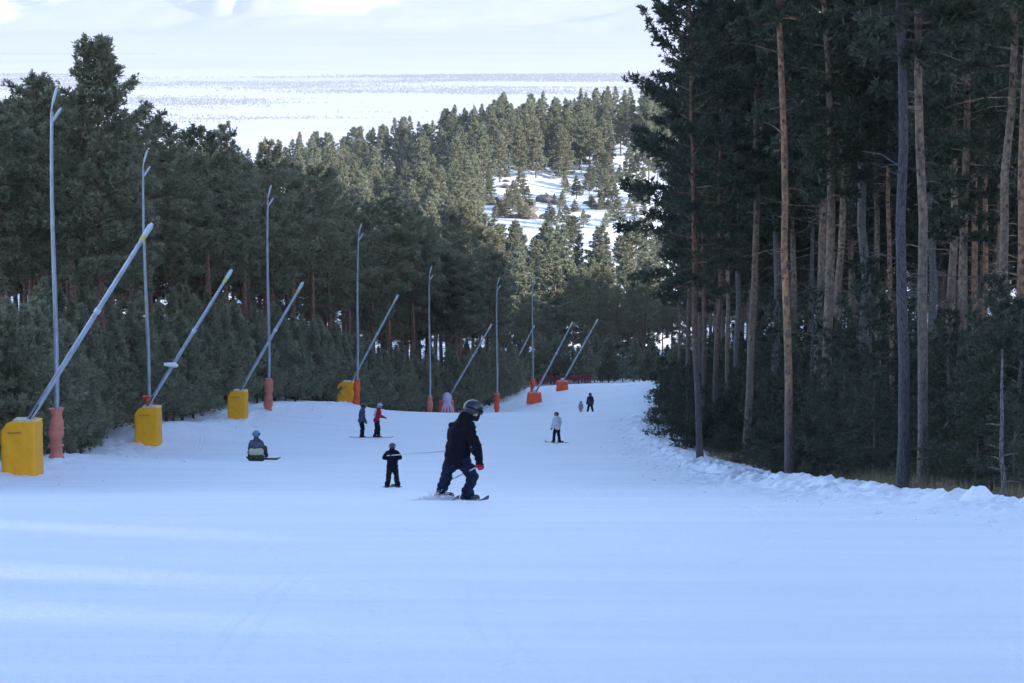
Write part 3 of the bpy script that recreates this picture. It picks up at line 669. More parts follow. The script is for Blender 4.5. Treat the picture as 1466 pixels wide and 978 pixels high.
# ------------------------------------------------------------------ snow lances and floodlight poles
M['galv'] = simple('galvanised_steel', (.42, .46, .50), .42, .55, 3, .18)
M['galv_light'] = simple('lamp_housing', (.55, .58, .61), .4, .3, 3, .1)
M['yellow'] = simple('yellow_padding', (1.0, .43, .008), .5, 0, 2.2, .07, .01)
M['orange'] = simple('orange_padding', (.85, .11, .03), .55, 0, 2.2, .12, .02)
M['faded'] = simple('faded_orange_padding', (.62, .20, .14), .65, 0, 2.2, .14, .02)
M['seam'] = simple('white_seam', (.62, .55, .45), .7)
M['black'] = simple('black_print', (.02, .02, .022), .6)
M['ptip'] = simple('yellow_band', (.65, .50, .16), .5)
def cloth_box(name, w, dpt, h, mat, parent, cut=0.0, flare=0.0, seed=0, wr=.007):
    """padded cover: a rounded box with a cut upper corner, sagging wrinkled faces"""
    nx, nz = 20, 26; rings = []; V = []; F = []
    outline = []
    for i in range(nx): outline.append((-.5 + i / nx, -.5))
    for i in range(nx): outline.append((.5, -.5 + i / nx))
    for i in range(nx): outline.append((.5 - i / nx, .5))
    for i in range(nx): outline.append((-.5, .5 - i / nx))
    n = len(outline); zz = np.linspace(0, 1, nz)
    for t in zz:
        f = 1 + flare * (1 - t)
        for (a, b) in outline:
            p = 12; rr = (abs(2 * a) ** p + abs(2 * b) ** p) ** (1 / p); a2, b2 = a / rr, b / rr
            x = a2 * w * f; y = b2 * dpt * f; z = t * h
            if cut and x < -w * .22 and t > .8: z -= max(0, (-x / w - .28)) * cut * (t - .8) / .2 * h
            k_ = float(fbm((x * 4 + seed + y * 3), (z * 5 + x * 6), seed + 3, 3)) - .44
            k2 = float(fbm(x * 2.2 + seed * 3, z * 9 + x * 7, seed + 5, 2)) - .37
            nr = Vector((a2, b2, 0)).normalized(); x += nr.x * (k_ * wr * 6 + k2 * wr * 2.5); y += nr.y * (k_ * wr * 6 + k2 * wr * 2.5)
            V.append((x, y, z))
    for i in range(nz - 1):
        for j in range(n): F.append((i * n + j, i * n + (j + 1) % n, (i + 1) * n + (j + 1) % n, (i + 1) * n + j))
    b0 = len(V); last = (nz - 1) * n
    for s_ in (.6, .25):
        for j in range(n): v = V[last + j]; V.append((v[0] * s_, v[1] * s_, v[2] + (.02 if s_ == .6 else .03)))
    prev = last
    for q in range(2):
        st = b0 + q * n
        for j in range(n): F.append((prev + j, prev + (j + 1) % n, st + (j + 1) % n, st + j))
        prev = st
    F.append(tuple(prev + j for j in range(n))); F.append(tuple(j for j in range(n))[::-1])
    me = bpy.data.meshes.new(name); me.from_pydata(V, [], F); me.update(); me.polygons.foreach_set('use_smooth', np.ones(len(F), bool))
    return link(name, me, parent, mat)
def lance(base_px, base_py, d, tip_px, tip_py, kind, label, w=1.05, h=1.72, from_px=None, from_py=None, seed=0, ring=False):
    x, y, z = W(base_px, base_py, d); gz = H(x, y); root = empty('snow_lance', (x, y, gz))
    T = Vector(W(tip_px, tip_py, d + .4)) - Vector((x, y, gz)); S0 = Vector(W(from_px, from_py, d)) - Vector((x, y, gz))
    dr = (T - S0).normalized(); B = S0 - dr * min(1.2, (S0.z - .2) / max(dr.z, .3)); Ln = (T - S0).length
    MB().tube([B, S0 + dr * Ln * .55, T - dr * .45], [.085, .077, .062], 14).build('lance_tube', M['galv'], root)
    if Ln > .5:
        MB().tube([S0 + dr * Ln * .54, S0 + dr * Ln * .56], .1, 14).build('joint_collar', M['galv_light'], root)
    MB().tube([T - dr * .62, T - dr * .42], [.082, .08], 14).build('tip_band', M['ptip'], root)
    MB().tube([T - dr * .42, T - dr * .12, T], [.085, .09, .05], 14).build('nozzle_head', M['galv_light'], root)
    bm_ = MB(); bm_.tube([S0 - dr * .2 + Vector((0, -.1, 0)), S0 + dr * .5 + Vector((0, -.1, 0))], .018, 6); bm_.build('air_hose', M['black'], root)
    if ring:
        p = S0 + dr * Ln * .3; MB().tube([p + Vector((-.38, -.1, .02)), p + Vector((.1, -.1, 0.0)), p + Vector((.22, -.1, -.05))], [.07, .12, .05], 10).build('snow_cap', M['piste'], root)
    if kind == 'yellow':
        c = cloth_box('padded_cover', w, w * .8, h, M['yellow'], root, cut=.85, flare=-.02, seed=seed); c.rotation_euler[2] = R(-6)
        se = MB(); se.box((.1 * w, -.0, h + .022), (w * .55, w * .5, .035)); se.build('top_seam', M['seam'], c, False)
        lg = MB(); rr = random.Random(3)
        xx = -.26 * w
        for q in range(11):
            wq = rr.uniform(.024, .036); yy = -w * .8 / 2 - .035
            lg.box((xx + wq / 2, yy, h * .815 + (xx * .03)), (wq * .28, .008, .055)); lg.box((xx + wq * .75, yy, h * .815 + xx * .03 + rr.choice([-.022, 0, .022])), (wq * .6, .008, .012)); xx += wq + .012
        lg.build('printed_lettering', M['black'], c, False)
    elif kind == 'orange':
        cloth_box('padded_cover', w, w * .8, h, M['orange'], root, flare=.18, seed=seed)
        MB().tube([(0, 0, h - .05), (0, 0, h + .28)], [.22, .14], 10).build('valve_head', M['galv_light'], root)
        MB().tube([(-.3, -.1, h), (.25, -.1, h + .22)], .035, 8).build('brace', M['galv_light'], root)
    tag(root, label, 'snow lance', 'snow making lances along the left side'); return root
lance(33, 681, 74, 218, 320, 'yellow', 'nearest snow lance, tall grey tube leaning right out of the biggest yellow padded cover', 1.12, 1.74, 44, 598, 1)
lance(213, 637, 104, 332, 386, 'yellow', 'second snow lance with yellow cover and a white lump of snow on its tube', 1.06, 1.66, 212, 580, 2, True)
lance(341, 601, 128, 434, 404, 'yellow', 'third snow lance leaning from a yellow cover left of a faded pink sleeve', 1.0, 1.58, 346, 556, 3)
lance(496, 580, 168, 570, 422, 'yellow', 'farthest snow lance with a yellow cover, beside an orange sleeve', 1.2, 1.66, 504, 545, 4)
l5 = lance(639, 596, 212, 704, 464, 'orange', 'snow lance behind the crest with a pale lilac cloth tied over its orange cover', 1.25, 1.35, 646, 563, 5)
lance(765, 577, 215, 820, 461, 'orange', 'snow lance with wide flared orange skirt standing on the snow mound', 1.2, .95, 768, 560, 6)
lance(805, 559, 241, 856, 457, 'orange', 'small far snow lance with square orange cover in front of the red netting', 1.05, .95, 807, 544, 7)
lance(728, 560, 278, 765, 466, 'none', 'snow lance mostly hidden behind the thicket, only its pale upper tube showing', 1, 1, 735, 525, 8)
# lilac cloth with hanging tails
M['lilac'] = simple('lilac_cloth', (.62, .50, .66), .8, 0, 5, .12, .02)
x, y, z = W(640, 578, 211.2); e = MB(); hx = Vector((x, y, H(x, y)))
zt = W(640, 562, 211)[2] - hx.z
e.tube([(0, -.3, zt - .95), (0, -.32, zt - .6), (0, -.3, zt - .25), (0, -.25, zt)], [.30, .42, .40, .16], 14)
for dx in (-.42, -.16, .12, .4, .55): e.tube([(dx * .3, -.42, zt - .75), (dx * .75, -.62, zt - 1.2), (dx * 1.1, -.7, zt - 1.75)], [.12, .09, .05], 7)
o = e.build('tied_cloth', M['lilac']); o.location = hx; tag(o, 'pale lilac cloth with hanging tails tied over an orange cover behind the crest', 'cloth')

def flood(base_px, base_py, d, top_px, top_py, mat, label, slv=1.7, seed=0):
    x, y, z = W(base_px, base_py, d); gz = H(x, y); root = empty('floodlight_pole', (x, y, gz)); tp = Vector(W(top_px, top_py, d)) - Vector((x, y, gz))
    Ht = tp.z; lx = tp.x
    P = lambda z, dx=0: Vector((lx * z / Ht + dx + .05 * math.sin(z * .5), 0, z))
    MB().tube([P(q) for q in np.linspace(-.3, Ht - .8, 9)], list(np.linspace(.10, .05, 9)), 12).build('pole', M['galv'], root)
    for q, (z0, ln, aa, sd) in enumerate(((Ht - .75, .74, 74, 1), (Ht - 1.35, .68, 58, 1))):
        a = P(z0); b_ = a + Vector((.04 * sd, 0, .25)); c = b_ + Vector((math.cos(R(aa)) * ln * .8 * sd, -.02, math.sin(R(aa)) * ln * .75))
        arm = MB().tube([a + Vector((-.03, 0, -.15)), a + Vector((.02, -.05, .1)), b_], [.03, .03, .03], 8).build('lamp_arm', M['galv'], root)
        u_ = (c - b_).normalized(); rot = u_.to_track_quat('Z', 'Y').to_matrix()
        lh = MB(); lh.tube([b_ - u_ * .05, b_ + u_ * .1, c - u_ * .12, c], [.028, .05, .05, .025], 10); lh.build('lamp_head', M['galv_light'], arm)
    # sleeve: cloth wrap cinched by straps
    n = 22; zz = np.linspace(0, slv, n); rr = [.22 + .035 * math.sin(zz_ * 6.2 + seed * 1.7) + .02 * math.sin(zz_ * 15 + seed) + (.03 if i in (0, n - 1) else 0) for i, zz_ in enumerate(zz)]
    sl = MB(); sl.tube([P(q, .015 * math.sin(q * 5 + seed)) for q in zz], rr, 18); sl.build('padded_sleeve', M[mat], root)
    sp = MB()
    for q in (slv * .28, slv * .62): sp.tube([P(q - .02), P(q + .02)], .265, 18)
    sp.build('strap', M[mat], root)
    tag(root, label, 'floodlight pole', 'floodlight poles along the left side')
flood(80, 654, 80, 75, 125, 'faded', 'nearest floodlight pole with a faded pink wrinkled sleeve beside the biggest yellow cover', 1.74, 1)
flood(213, 619, 106, 205, 216, 'orange', 'floodlight pole behind the second yellow cover, only the top of its orange sleeve showing', 1.65, 2)
flood(384, 588, 133, 384, 266, 'faded', 'floodlight pole with a faded pink sleeve right of the third yellow cover', 1.8, 3)
flood(510, 579, 166, 514, 321, 'orange', 'floodlight pole with an orange sleeve touching the farthest yellow cover', 1.8, 4)
flood(615, 594, 200, 615, 382, 'faded', 'floodlight pole behind the crest with a slim faded pink sleeve', 1.6, 5)
flood(711, 593, 215, 712, 398, 'orange', 'floodlight pole behind the crest with a bright orange sleeve, right of the big skier', 1.8, 6)
flood(762, 568, 240, 763, 394, 'orange', 'farthest floodlight pole, its orange sleeve beside the flared orange skirt', 1.75, 7)

# red safety netting
t = NT('red_netting'); t.b.inputs['Base Color'].default_value = (.16, .012, .018, 1); t.b.inputs['Roughness'].default_value = .8; M['net'] = t.m
fr = empty('safety_net', (W(745, 551, 268)[0], 268, 0)); fr.location.z = H(fr.location.x, 268)
def net_pt(px, dz): x, y, z = W(px, 551, 268 + (px - 745) * .07); return Vector((x, y, H(x, y) + dz)) - Vector(fr.location)
nm = MB(); N = 120
for i in range(N + 1):
    px = 738 + i * (846 - 738) / N; nm.tube([net_pt(px, -.1), net_pt(px, 1.1)], .018, 3, cap=False)
for j in range(15):
    nm.tube([net_pt(738 + i * 9, .0 + j * .078) for i in range(13)], .018, 3, cap=False)
nm.build('netting', M['net'], fr)
for i in range(7): MB().tube([net_pt(738 + i * 18, -.2), net_pt(738 + i * 18, 1.25)], .03, 8).build('post', M['net'], fr)
tag(fr, 'dark red safety net stretched across the far end of the piste', 'safety net')
fr2 = None

# ------------------------------------------------------------------ people
def capsule(bm, p0, r0, p1, r1, seg=12):
    p0, p1 = Vector(p0), Vector(p1); d = p1 - p0; L = d.length
    for p, r_ in ((p0, r0), (p1, r1)): bmesh.ops.create_icosphere(bm, subdivisions=2, radius=r_, matrix=Matrix.Translation(p))
    if L > 1e-4:
        mt = Matrix.Translation((p0 + p1) / 2) @ d.to_track_quat('Z', 'Y').to_matrix().to_4x4()
        bmesh.ops.create_cone(bm, cap_ends=True, segments=seg, radius1=r0, radius2=r1, depth=L, matrix=mt)
def fuse(name, caps, voxel, parent=None, mat=None, wr=0.0, it=3):
    bm = bmesh.new()
    for c in caps: capsule(bm, *c)
    me = bpy.data.meshes.new('tmp'); bm.to_mesh(me); bm.free(); o = bpy.data.objects.new('tmp', me); COL.objects.link(o)
    md = o.modifiers.new('r', 'REMESH'); md.mode = 'VOXEL'; md.voxel_size = voxel; md.use_smooth_shade = True
    sm = o.modifiers.new('s', 'SMOOTH'); sm.iterations = it; sm.factor = .5
    dg = bpy.context.evaluated_depsgraph_get(); res = bpy.data.meshes.new_from_object(o.evaluated_get(dg)); bpy.data.objects.remove(o); bpy.data.meshes.remove(me)
    res.name = name
    if wr:
        n = len(res.vertices); co = np.empty(n * 3, np.float32); no = np.empty(n * 3, np.float32); res.vertices.foreach_get('co', co); res.vertices.foreach_get('normal', no)
        co = co.reshape(-1, 3); no = no.reshape(-1, 3)
        k = fbm(co[:, 0] * 9 + co[:, 1] * 5, co[:, 2] * 16 + co[:, 1] * 4, 5, 3) - .44; co += no * (k * wr)[:, None]; res.vertices.foreach_set('co', co.ravel()); res.update()
    res.polygons.foreach_set('use_smooth', np.ones(len(res.polygons), bool))
    return link(name, res, parent, mat)
def V3(p): return Vector(p)
M['skin'] = simple('skin', (.52, .32, .24), .5, 0, 10, .05)
def cloth(name, col, n=.15):
    m = simple(name, col, .9, 0, 9, n, .01); m.node_tree.nodes['Principled BSDF'].inputs['Specular IOR Level'].default_value = .15; return m
C_ = {'navy': cloth('dark_navy_cloth', (.006, .0055, .011)), 'navy2': cloth('navy_trouser_cloth', (.013, .018, .042)), 'blk': cloth('black_cloth', (.012, .012, .015)),
      'red': cloth('red_cloth', (.38, .02, .03)), 'white': cloth('white_cloth', (.62, .62, .64)), 'grey': cloth('slate_cloth', (.07, .075, .12)), 'beige': cloth('beige_cloth', (.33, .28, .25)),
      'green': cloth('dark_green_cloth', (.035, .055, .03)), 'cream': cloth('cream_cloth', (.50, .50, .34)), 'plum': cloth('plum_cloth', (.045, .03, .06)), 'char': cloth('charcoal_pattern', (.08, .09, .13), .6),
      'boot': simple('boot_plastic', (.02, .02, .025), .4), 'redboot': simple('red_boot_plastic', (.45, .03, .05), .4), 'helmet': simple('grey_blue_shell', (.018, .024, .036), .28, .1, 2, .1),
      'whelm': simple('white_blue_shell', (.45, .50, .68), .3), 'dhelm': simple('dark_shell', (.03, .032, .045), .3), 'lhelm': simple('light_blue_shell', (.12, .22, .34), .4), 'goggle': simple('goggle_strap', (.55, .55, .6), .5)}
def hand_caps(w, el, k, grow=0.0, side=1):
    w, el = V3(w), V3(el); d = (w - el).normalized(); lat = d.cross(Vector((0, 0, 1)) if abs(d.z) < .9 else Vector((0, 1, 0))).normalized(); nrm = d.cross(lat)
    g = grow; pc = w + d * .05 * k; out = [(w, .028 * k + g, pc, .033 * k + g)]
    for i, (ln, o) in enumerate(((.062, -.030), (.072, -.010), (.068, .010), (.054, .029))):
        a = pc + lat * o * k + d * .03 * k; b = a + (d * .6 + nrm * .45) * ln * .6 * k; c = b + (d * .1 + nrm * .9) * ln * .5 * k
        out += [(pc, .024 * k + g, a, .0115 * k + g), (a, .0115 * k + g, b, .0105 * k + g), (b, .0105 * k + g, c, .009 * k + g)]
    t0 = w + d * .02 * k - lat * .025 * k; t1 = t0 + (d * .6 - lat * .7 + nrm * .3) * .035 * k; t2 = t1 + (d * .7 + nrm * .6) * .028 * k
    out += [(t0, .016 * k + g, t1, .0125 * k + g), (t1, .0125 * k + g, t2, .0105 * k + g)]; return out
def person(px, py, d, J, k, face, cl, label, group=None, vox=.02, toe=None, bulk=1.0, extra=None):
    x, y, _ = W(px, py, d); gz = H(x, y) + und(x, y)
    J = {a: V3(b) for a, b in J.items()}; f = V3(face).normalized(); g = .028 * k * bulk; sh = (J['shR'] - J['shL']).normalized(); up = Vector((0, 0, 1))
    toe = V3(toe or face); toe.z = 0; toe.normalize(); hd = J['head']; sd = f.cross(up).normalized()
    fwd = up.cross(sh); fwd.normalize()
    c = []
    def torso(q):
        pe, ch, nk = J['pelvis'], J['chest'], J['neck']; hp = (J['hipR'] - J['hipL']).normalized()
        r = [(pe - hp * .06 * k, .10 * k + q, ch - sh * .075 * k, .105 * k + q), (pe + hp * .06 * k, .10 * k + q, ch + sh * .075 * k, .105 * k + q), (pe, .11 * k + q, ch, .12 * k + q),
             (ch, .12 * k + q, nk, .065 * k + q), (ch - sh * .07 * k, .1 * k + q, J['shL'], .06 * k + q), (ch + sh * .07 * k, .1 * k + q, J['shR'], .06 * k + q), (nk, .062 * k + q, J['shL'], .05 * k + q), (nk, .062 * k + q, J['shR'], .05 * k + q)]
        return r
    def arms(q, cuff=1.0):
        r = []
        for s in 'LR':
            w = J['el' + s].lerp(J['wr' + s], cuff); r += [(J['sh' + s], .056 * k + q, J['el' + s], .042 * k + q), (J['el' + s], .042 * k + q, w, .028 * k + q)]
        return r
    def legs(q, cuff=1.0, seat=True):
        r = []
        for s in 'LR':
            w = J['kn' + s].lerp(J['an' + s], cuff); r += [(J['hip' + s], .088 * k + q, J['kn' + s], .058 * k + q), (J['kn' + s], .058 * k + q, J['kn' + s].lerp(J['an' + s], .35), .06 * k + q), (J['kn' + s].lerp(J['an' + s], .35), .06 * k + q, w, .038 * k + q * 1.3)]
        if seat: r += [(J['hipL'], .095 * k + q, J['hipR'], .095 * k + q), (J['pelvis'], .115 * k + q, J['pelvis'] - up * .04 * k, .11 * k + q)]
        return r
    def feet(q, ln=.16):
        r = []
        for s in 'LR':
            a = J['an' + s]; r += [(a, .042 * k + q, a - up * .045 * k - toe * .04 * k, .036 * k + q), (a - up * .045 * k - toe * .04 * k, .034 * k + q, a - up * .05 * k + toe * ln * k, .03 * k + q)]
        return r
    head = [(hd, .098 * k, hd - up * .045 * k + f * .02 * k, .082 * k), (hd - up * .07 * k + f * .035 * k, .06 * k, hd - up * .1 * k + f * .055 * k, .034 * k), (J['neck'], .055 * k, hd - up * .05 * k, .055 * k),
            (hd + f * .09 * k - up * .005 * k, .012 * k, hd + f * .112 * k - up * .035 * k, .016 * k), (hd + f * .085 * k - up * .066 * k - sd * .015 * k, .011 * k, hd + f * .085 * k - up * .066 * k + sd * .015 * k, .011 * k)]
    for s in (-1, 1): head += [(hd + sd * s * .095 * k - up * .02 * k, .02 * k, hd + sd * s * .1 * k + up * .01 * k, .024 * k)]
    body = head + torso(0) + arms(0) + legs(0) + feet(0) + hand_caps(J['wrL'], J['elL'], k) + hand_caps(J['wrR'], J['elR'], k)
    b = fuse('person', body, vox * .8, None, M['skin'], 0, 2); b.location = (x, y, gz); tag(b, label, 'person', group)
    ey = MB()
    for s in (-1, 1):
        p = hd + sd * s * .034 * k + f * .09 * k; ey.tube([p, p + f * .012 * k], [.014 * k, .006 * k], 8)
    ey.build('eyes', C_['blk'], b)
    # jacket runs below the hips, trousers above the boots
    jk = torso(g) + arms(g, .97) + [(J['pelvis'] + (J['hipL'] - J['pelvis']) * .7, .115 * k + g, J['pelvis'] + (J['hipR'] - J['pelvis']) * .7, .115 * k + g), (J['neck'] - up * .02 * k, .075 * k + g * .6, J['neck'] + (hd - J['neck']) * .45, .07 * k + g * .5)]
    if cl.get('hood'): jk += [(hd - f * .07 * k - up * .1 * k, .085 * k, J['neck'] - f * .05 * k, .1 * k)]
    if cl.get('hood_up'): jk += [(hd, .125 * k, J['neck'], .1 * k)]
    fuse('jacket', jk, vox, b, C_[cl['jacket']], .075 * k, 2)
    fuse('trousers', legs(g * .9, .93), vox, b, C_[cl['trousers']], .085 * k, 2)
    fuse('boots', feet(.024 * k, .15) + [(J['an' + s], .05 * k + .008, J['kn' + s].lerp(J['an' + s], .72), .052 * k + .012) for s in 'LR'], vox, b, C_[cl.get('boots', 'boot')], 0, 1)
    for s in 'LR': fuse('glove', hand_caps(J['wr' + s], J['el' + s], k * 1.08, .006) + [(J['wr' + s], .036 * k, J['el' + s].lerp(J['wr' + s], .85), .04 * k)], vox * .55, b, C_[cl.get('glove', 'blk')], 0, 1)
    if cl.get('helmet'):
        bm = bmesh.new(); bmesh.ops.create_uvsphere(bm, u_segments=28, v_segments=18, radius=.138 * k)
        ax = (up * .94 - f * .34).normalized() if cl.get('tip', 1) else up
        for v in bm.verts: v.co += f * (v.co.dot(f)) * .12
        bmesh.ops.bisect_plane(bm, geom=bm.verts[:] + bm.edges[:] + bm.faces[:], plane_co=-ax * .035 * k, plane_no=-ax, clear_outer=True)
        bmesh.ops.solidify(bm, geom=bm.faces[:], thickness=.012 * k)
        me = bpy.data.meshes.new('helmet'); bm.to_mesh(me); bm.free(); me.polygons.foreach_set('use_smooth', np.ones(len(me.polygons), bool))
        hl = link('helmet', me, b, C_[cl['helmet']]); hl.location = hd + up * .02 * k
        MB().tube([hd + sd * .065 * k + f * .085 * k + up * .005 * k, hd + sd * .03 * k + f * .115 * k + up * .005 * k, hd - sd * .03 * k + f * .115 * k + up * .005 * k, hd - sd * .065 * k + f * .085 * k + up * .005 * k], [.036 * k, .042 * k, .042 * k, .036 * k], 10).build('goggles', C_['dhelm'], b)
        st = MB(); cp_ = []
        for i in range(19):
            a = -2.6 + 5.2 * i / 18; cp_.append((f * math.cos(a + math.pi * 0) * .149 * k + sd * math.sin(a) * .143 * k) + up * .012 * k)
        st.tube(cp_, .013 * k, 6); st.build('goggle_strap', C_[cl.get('strap', 'blk')], hl)
        if cl.get('mask', 1): fuse('face_mask', [(hd - up * .01 * k + f * .035 * k, .082 * k, hd - up * .05 * k + f * .035 * k, .08 * k), (hd - up * .075 * k + f * .03 * k, .078 * k, hd - up * .1 * k + f * .045 * k, .055 * k), (J['neck'] + up * .03 * k, .07 * k, hd - up * .08 * k, .075 * k)], vox, b, C_[cl.get('maskc', 'blk')], 0, 2)
    if cl.get('vest'):
        pe, ch = J['pelvis'], J['chest']; off = -fwd * .0
        vs_ = MB()
        for s in (-1, 1): vs_.tube([ch + sh * s * .07 * k + up * .14 * k - f * .11 * k, ch + sh * s * .075 * k - f * .15 * k, pe.lerp(ch, .35) + sh * s * .07 * k - f * .145 * k], [.022 * k] * 3, 8)
        vs_.build('back_stripe', C_['white'], b)
    return b
def ski(px, py, d, off, direc, L, label, group, w=.09, mat='dhelm', name='ski', cat='ski', dz=0, slope=True):
    x, y, _ = W(px, py, d); x += off[0]; y += off[1]; dv = V3((direc[0], direc[1], 0)).normalized(); sd = Vector((-dv.y, dv.x, 0)); V = []; F = []
    n = 14; x0, y0 = x, y; z0 = H(x, y) + und(x, y)
    both = name == 'snowboard'
    for i in range(n + 1):
        t = i / n; s_ = (t - .45) * L; p = dv * s_
        up = max(0, (t - .88) / .12) ** 1.6 * .06 + (max(0, (.12 - t) / .12) ** 1.6 * .06 if both else 0)
        zz = H(x0 + p.x, y0 + p.y) + und(x0 + p.x, y0 + p.y) - z0
        ww = w * (.5 + (.06 * math.cos(2 * math.pi * t))) * (1 if .05 < t < .94 else (.55 if .0 < t < 1 else .25))
        for s in (-1, 1):
            for hz in (.0, .018): V.append(tuple(p + sd * s * ww + Vector((0, 0, zz + up + hz + .012))))
    for i in range(n):
        a = i * 4; b = a + 4
        F += [(a, a + 2, b + 2, b), (a + 1, b + 1, b + 3, a + 3), (a, b, b + 1, a + 1), (a + 2, a + 3, b + 3, b + 2)]
    F += [(0, 1, 3, 2), (n * 4, n * 4 + 2, n * 4 + 3, n * 4 + 1)]
    root = empty(name, (x0, y0, z0 + dz)); me = bpy.data.meshes.new('board'); me.from_pydata(V, [], F); link('board', me, root, C_[mat])
    bd = MB(); bd.box(tuple(Vector((0, 0, .05))), (.1, .1, .04)); bd.box(tuple(-dv * .13 + Vector((0, 0, .07))), (.07, .07, .08)); bd.build('binding', C_['blk'], root, False)
    tag(root, label, cat, group); return root
def pole(px, py, d, a, b, label, group, r=.012, dark=None):
    x, y, _ = W(px, py, d); gz = H(x, y); a, b = V3(a), V3(b); u = (b - a).normalized(); root = empty('ski_pole', (x, y, gz)); root.location = (x + a.x, y + a.y, gz + a.z); o = Vector((0, 0, 0)); b = b - a
    MB().tube([o, b], [r, r * .7], 8).build('shaft', M['galv_light'], root)
    MB().tube([o - u * .06, o + u * .1], [.019, .015], 8).build('grip', C_['blk'], root)
    MB().tube([b - u * .07, b - u * .055], [.04, .045], 12).build('basket', C_['blk'], root)
    tag(root, label, 'ski pole', group)

# big skier in the middle
person(655, 716, 38, dict(pelvis=(0, 0, .70), chest=(.035, .03, 1.06), neck=(.13, .07, 1.28), head=(.25, .13, 1.43), shL=(-.06, .18, 1.13), shR=(.19, -.14, 1.17),
       elR=(.31, -.26, .92), wrR=(.355, -.30, .70), elL=(-.10, .34, .95), wrL=(.03, .42, .74), hipL=(-.08, .07, .68), hipR=(.075, -.06, .68),
       knL=(-.17, .17, .38), anL=(-.27, .10, .11), knR=(.25, .03, .39), anR=(.14, -.02, .10)), 1.08, (.85, .45, -.35),
       dict(jacket='navy', trousers='navy2', helmet='helmet', glove='blk', hood=1), 'person in black jacket and shiny grey helmet skiing with bent knees, the largest figure', vox=.014, toe=(.95, .1, 0), bulk=1.35)
x, y, z = W(655, 716, 38)
ski(655, 716, 38, (.16, -.05), (.45, -.80), 1.25, 'dark ski under the right foot of the big skier in black', 'skis of the big skier in black')
ski(655, 716, 38, (-.26, .08), (.40, -.85), 1.25, 'dark ski under the left foot of the big skier, half covered by snow spray', 'skis of the big skier in black')
pole(655, 716, 38, (.375, -.33, .63), (-.33, .50, .12), 'ski pole in the right hand of the big skier, slanting down behind his legs', 'poles of the big skier in black')
pole(655, 716, 38, (.05, .45, .72), (-1.14, .5, .62), 'ski pole held out level behind the big skier towards the small child', 'poles of the big skier in black', r=.011)
for o in scene.objects:
    if o.name == 'glove.001' and o.parent and o.parent.name == 'person': o.data.materials[0] = C_['red']; o['label'] = 'red glove'
rng = np.random.default_rng(4); n = 1100; gx0, gy0, _ = W(655, 716, 38); gz0 = H(gx0, gy0)
px_ = gx0 - .30 + rng.normal(0, .20, n); py2 = gy0 - .15 + rng.normal(0, .30, n); hgt = np.abs(rng.normal(0, .07, n)) * np.exp(-((px_ - gx0 + .30) / .3) ** 2) + .0
P = np.c_[px_, py2, H0(px_, py2) + und(px_, py2) + hgt]; a = np.arange(3) * 2.094; rr_ = rng.uniform(.004, .014, n)[:, None]
V = np.concatenate([np.stack([P[:, :1] + np.cos(a) * rr_, P[:, 1:2] + np.sin(a) * rr_, np.repeat(P[:, 2:] - rr_ * .6, 3, 1)], -1), (P + np.c_[np.zeros(n), np.zeros(n), rr_[:, 0]])[:, None]], 1).reshape(-1, 3)
o_ = np.arange(n)[:, None] * 4; F = np.concatenate([o_ + [0, 1, 3], o_ + [1, 2, 3], o_ + [2, 0, 3], o_ + [0, 2, 1]])
sp_ = link('snow_spray', np_mesh('snow_spray', V, F), None, M['piste']); tag(sp_, 'low spray of snow thrown up round the left foot of the big skier', 'snow', kind='stuff')

def stand(h, face, lean=0, spread=.12, arm='down', kn=(0, 0), twist=0):
    """joints of an upright figure of height h, facing a horizontal direction"""
    s = h / 1.72; f = V3((face[0], face[1], 0)).normalized(); r = Vector((f.y, -f.x, 0)); U = Vector((0, 0, 1))
    J = {}; pel = U * .90 * s - f * .03 * s; J['pelvis'] = pel; J['chest'] = pel + (U * .38 + f * (.02 + lean)) * s; J['neck'] = pel + (U * .56 + f * (.03 + lean * 1.5)) * s; J['head'] = J['neck'] + (U * .16 + f * (.04 + lean * .5)) * s
    for q, n in ((1, 'R'), (-1, 'L')):
        J['sh' + n] = J['neck'] + (r * q * .17 - U * .08) * s; J['hip' + n] = pel + (r * q * .09 - U * .03) * s
        J['an' + n] = r * q * spread * s + U * .09 * s + f * kn[0 if q == 1 else 1] * s
        J['kn' + n] = (J['hip' + n] + J['an' + n]) / 2 + f * .06 * s
        if arm == 'down': J['el' + n] = J['sh' + n] + (r * q * .07 - U * .27) * s; J['wr' + n] = J['el' + n] + (f * .08 + r * q * .02 - U * .22) * s
        elif arm == 'out': J['el' + n] = J['sh' + n] + (r * q * .10 - U * .24 + f * .02) * s; J['wr' + n] = J['el' + n] + (f * .20 - U * .06) * s
        elif arm == 'front': J['el' + n] = J['sh' + n] + (r * q * .13 - U * .19) * s; J['wr' + n] = J['el' + n] + (f * .17 - r * q * .08 - U * .05) * s
    return {a: tuple(b) for a, b in J.items()}, s
J, s = stand(1.13, (-.05, 1), .02, .20, 'front')
person(562, 699, 62, J, s * 1.0, (0, 1, 0), dict(jacket='navy', trousers='blk', helmet='dhelm', strap='goggle', hood_up=1), 'small child in dark clothes seen from behind, just left of the big skier', vox=.013, bulk=2.0)
ski(562, 699, 62, (-.13, .1), (.25, 1), .8, 'short ski under the left foot of the small child in dark clothes', 'skis of the small child')
ski(562, 699, 62, (.13, .1), (-.25, 1), .8, 'short ski under the right foot of the small child in dark clothes', 'skis of the small child')
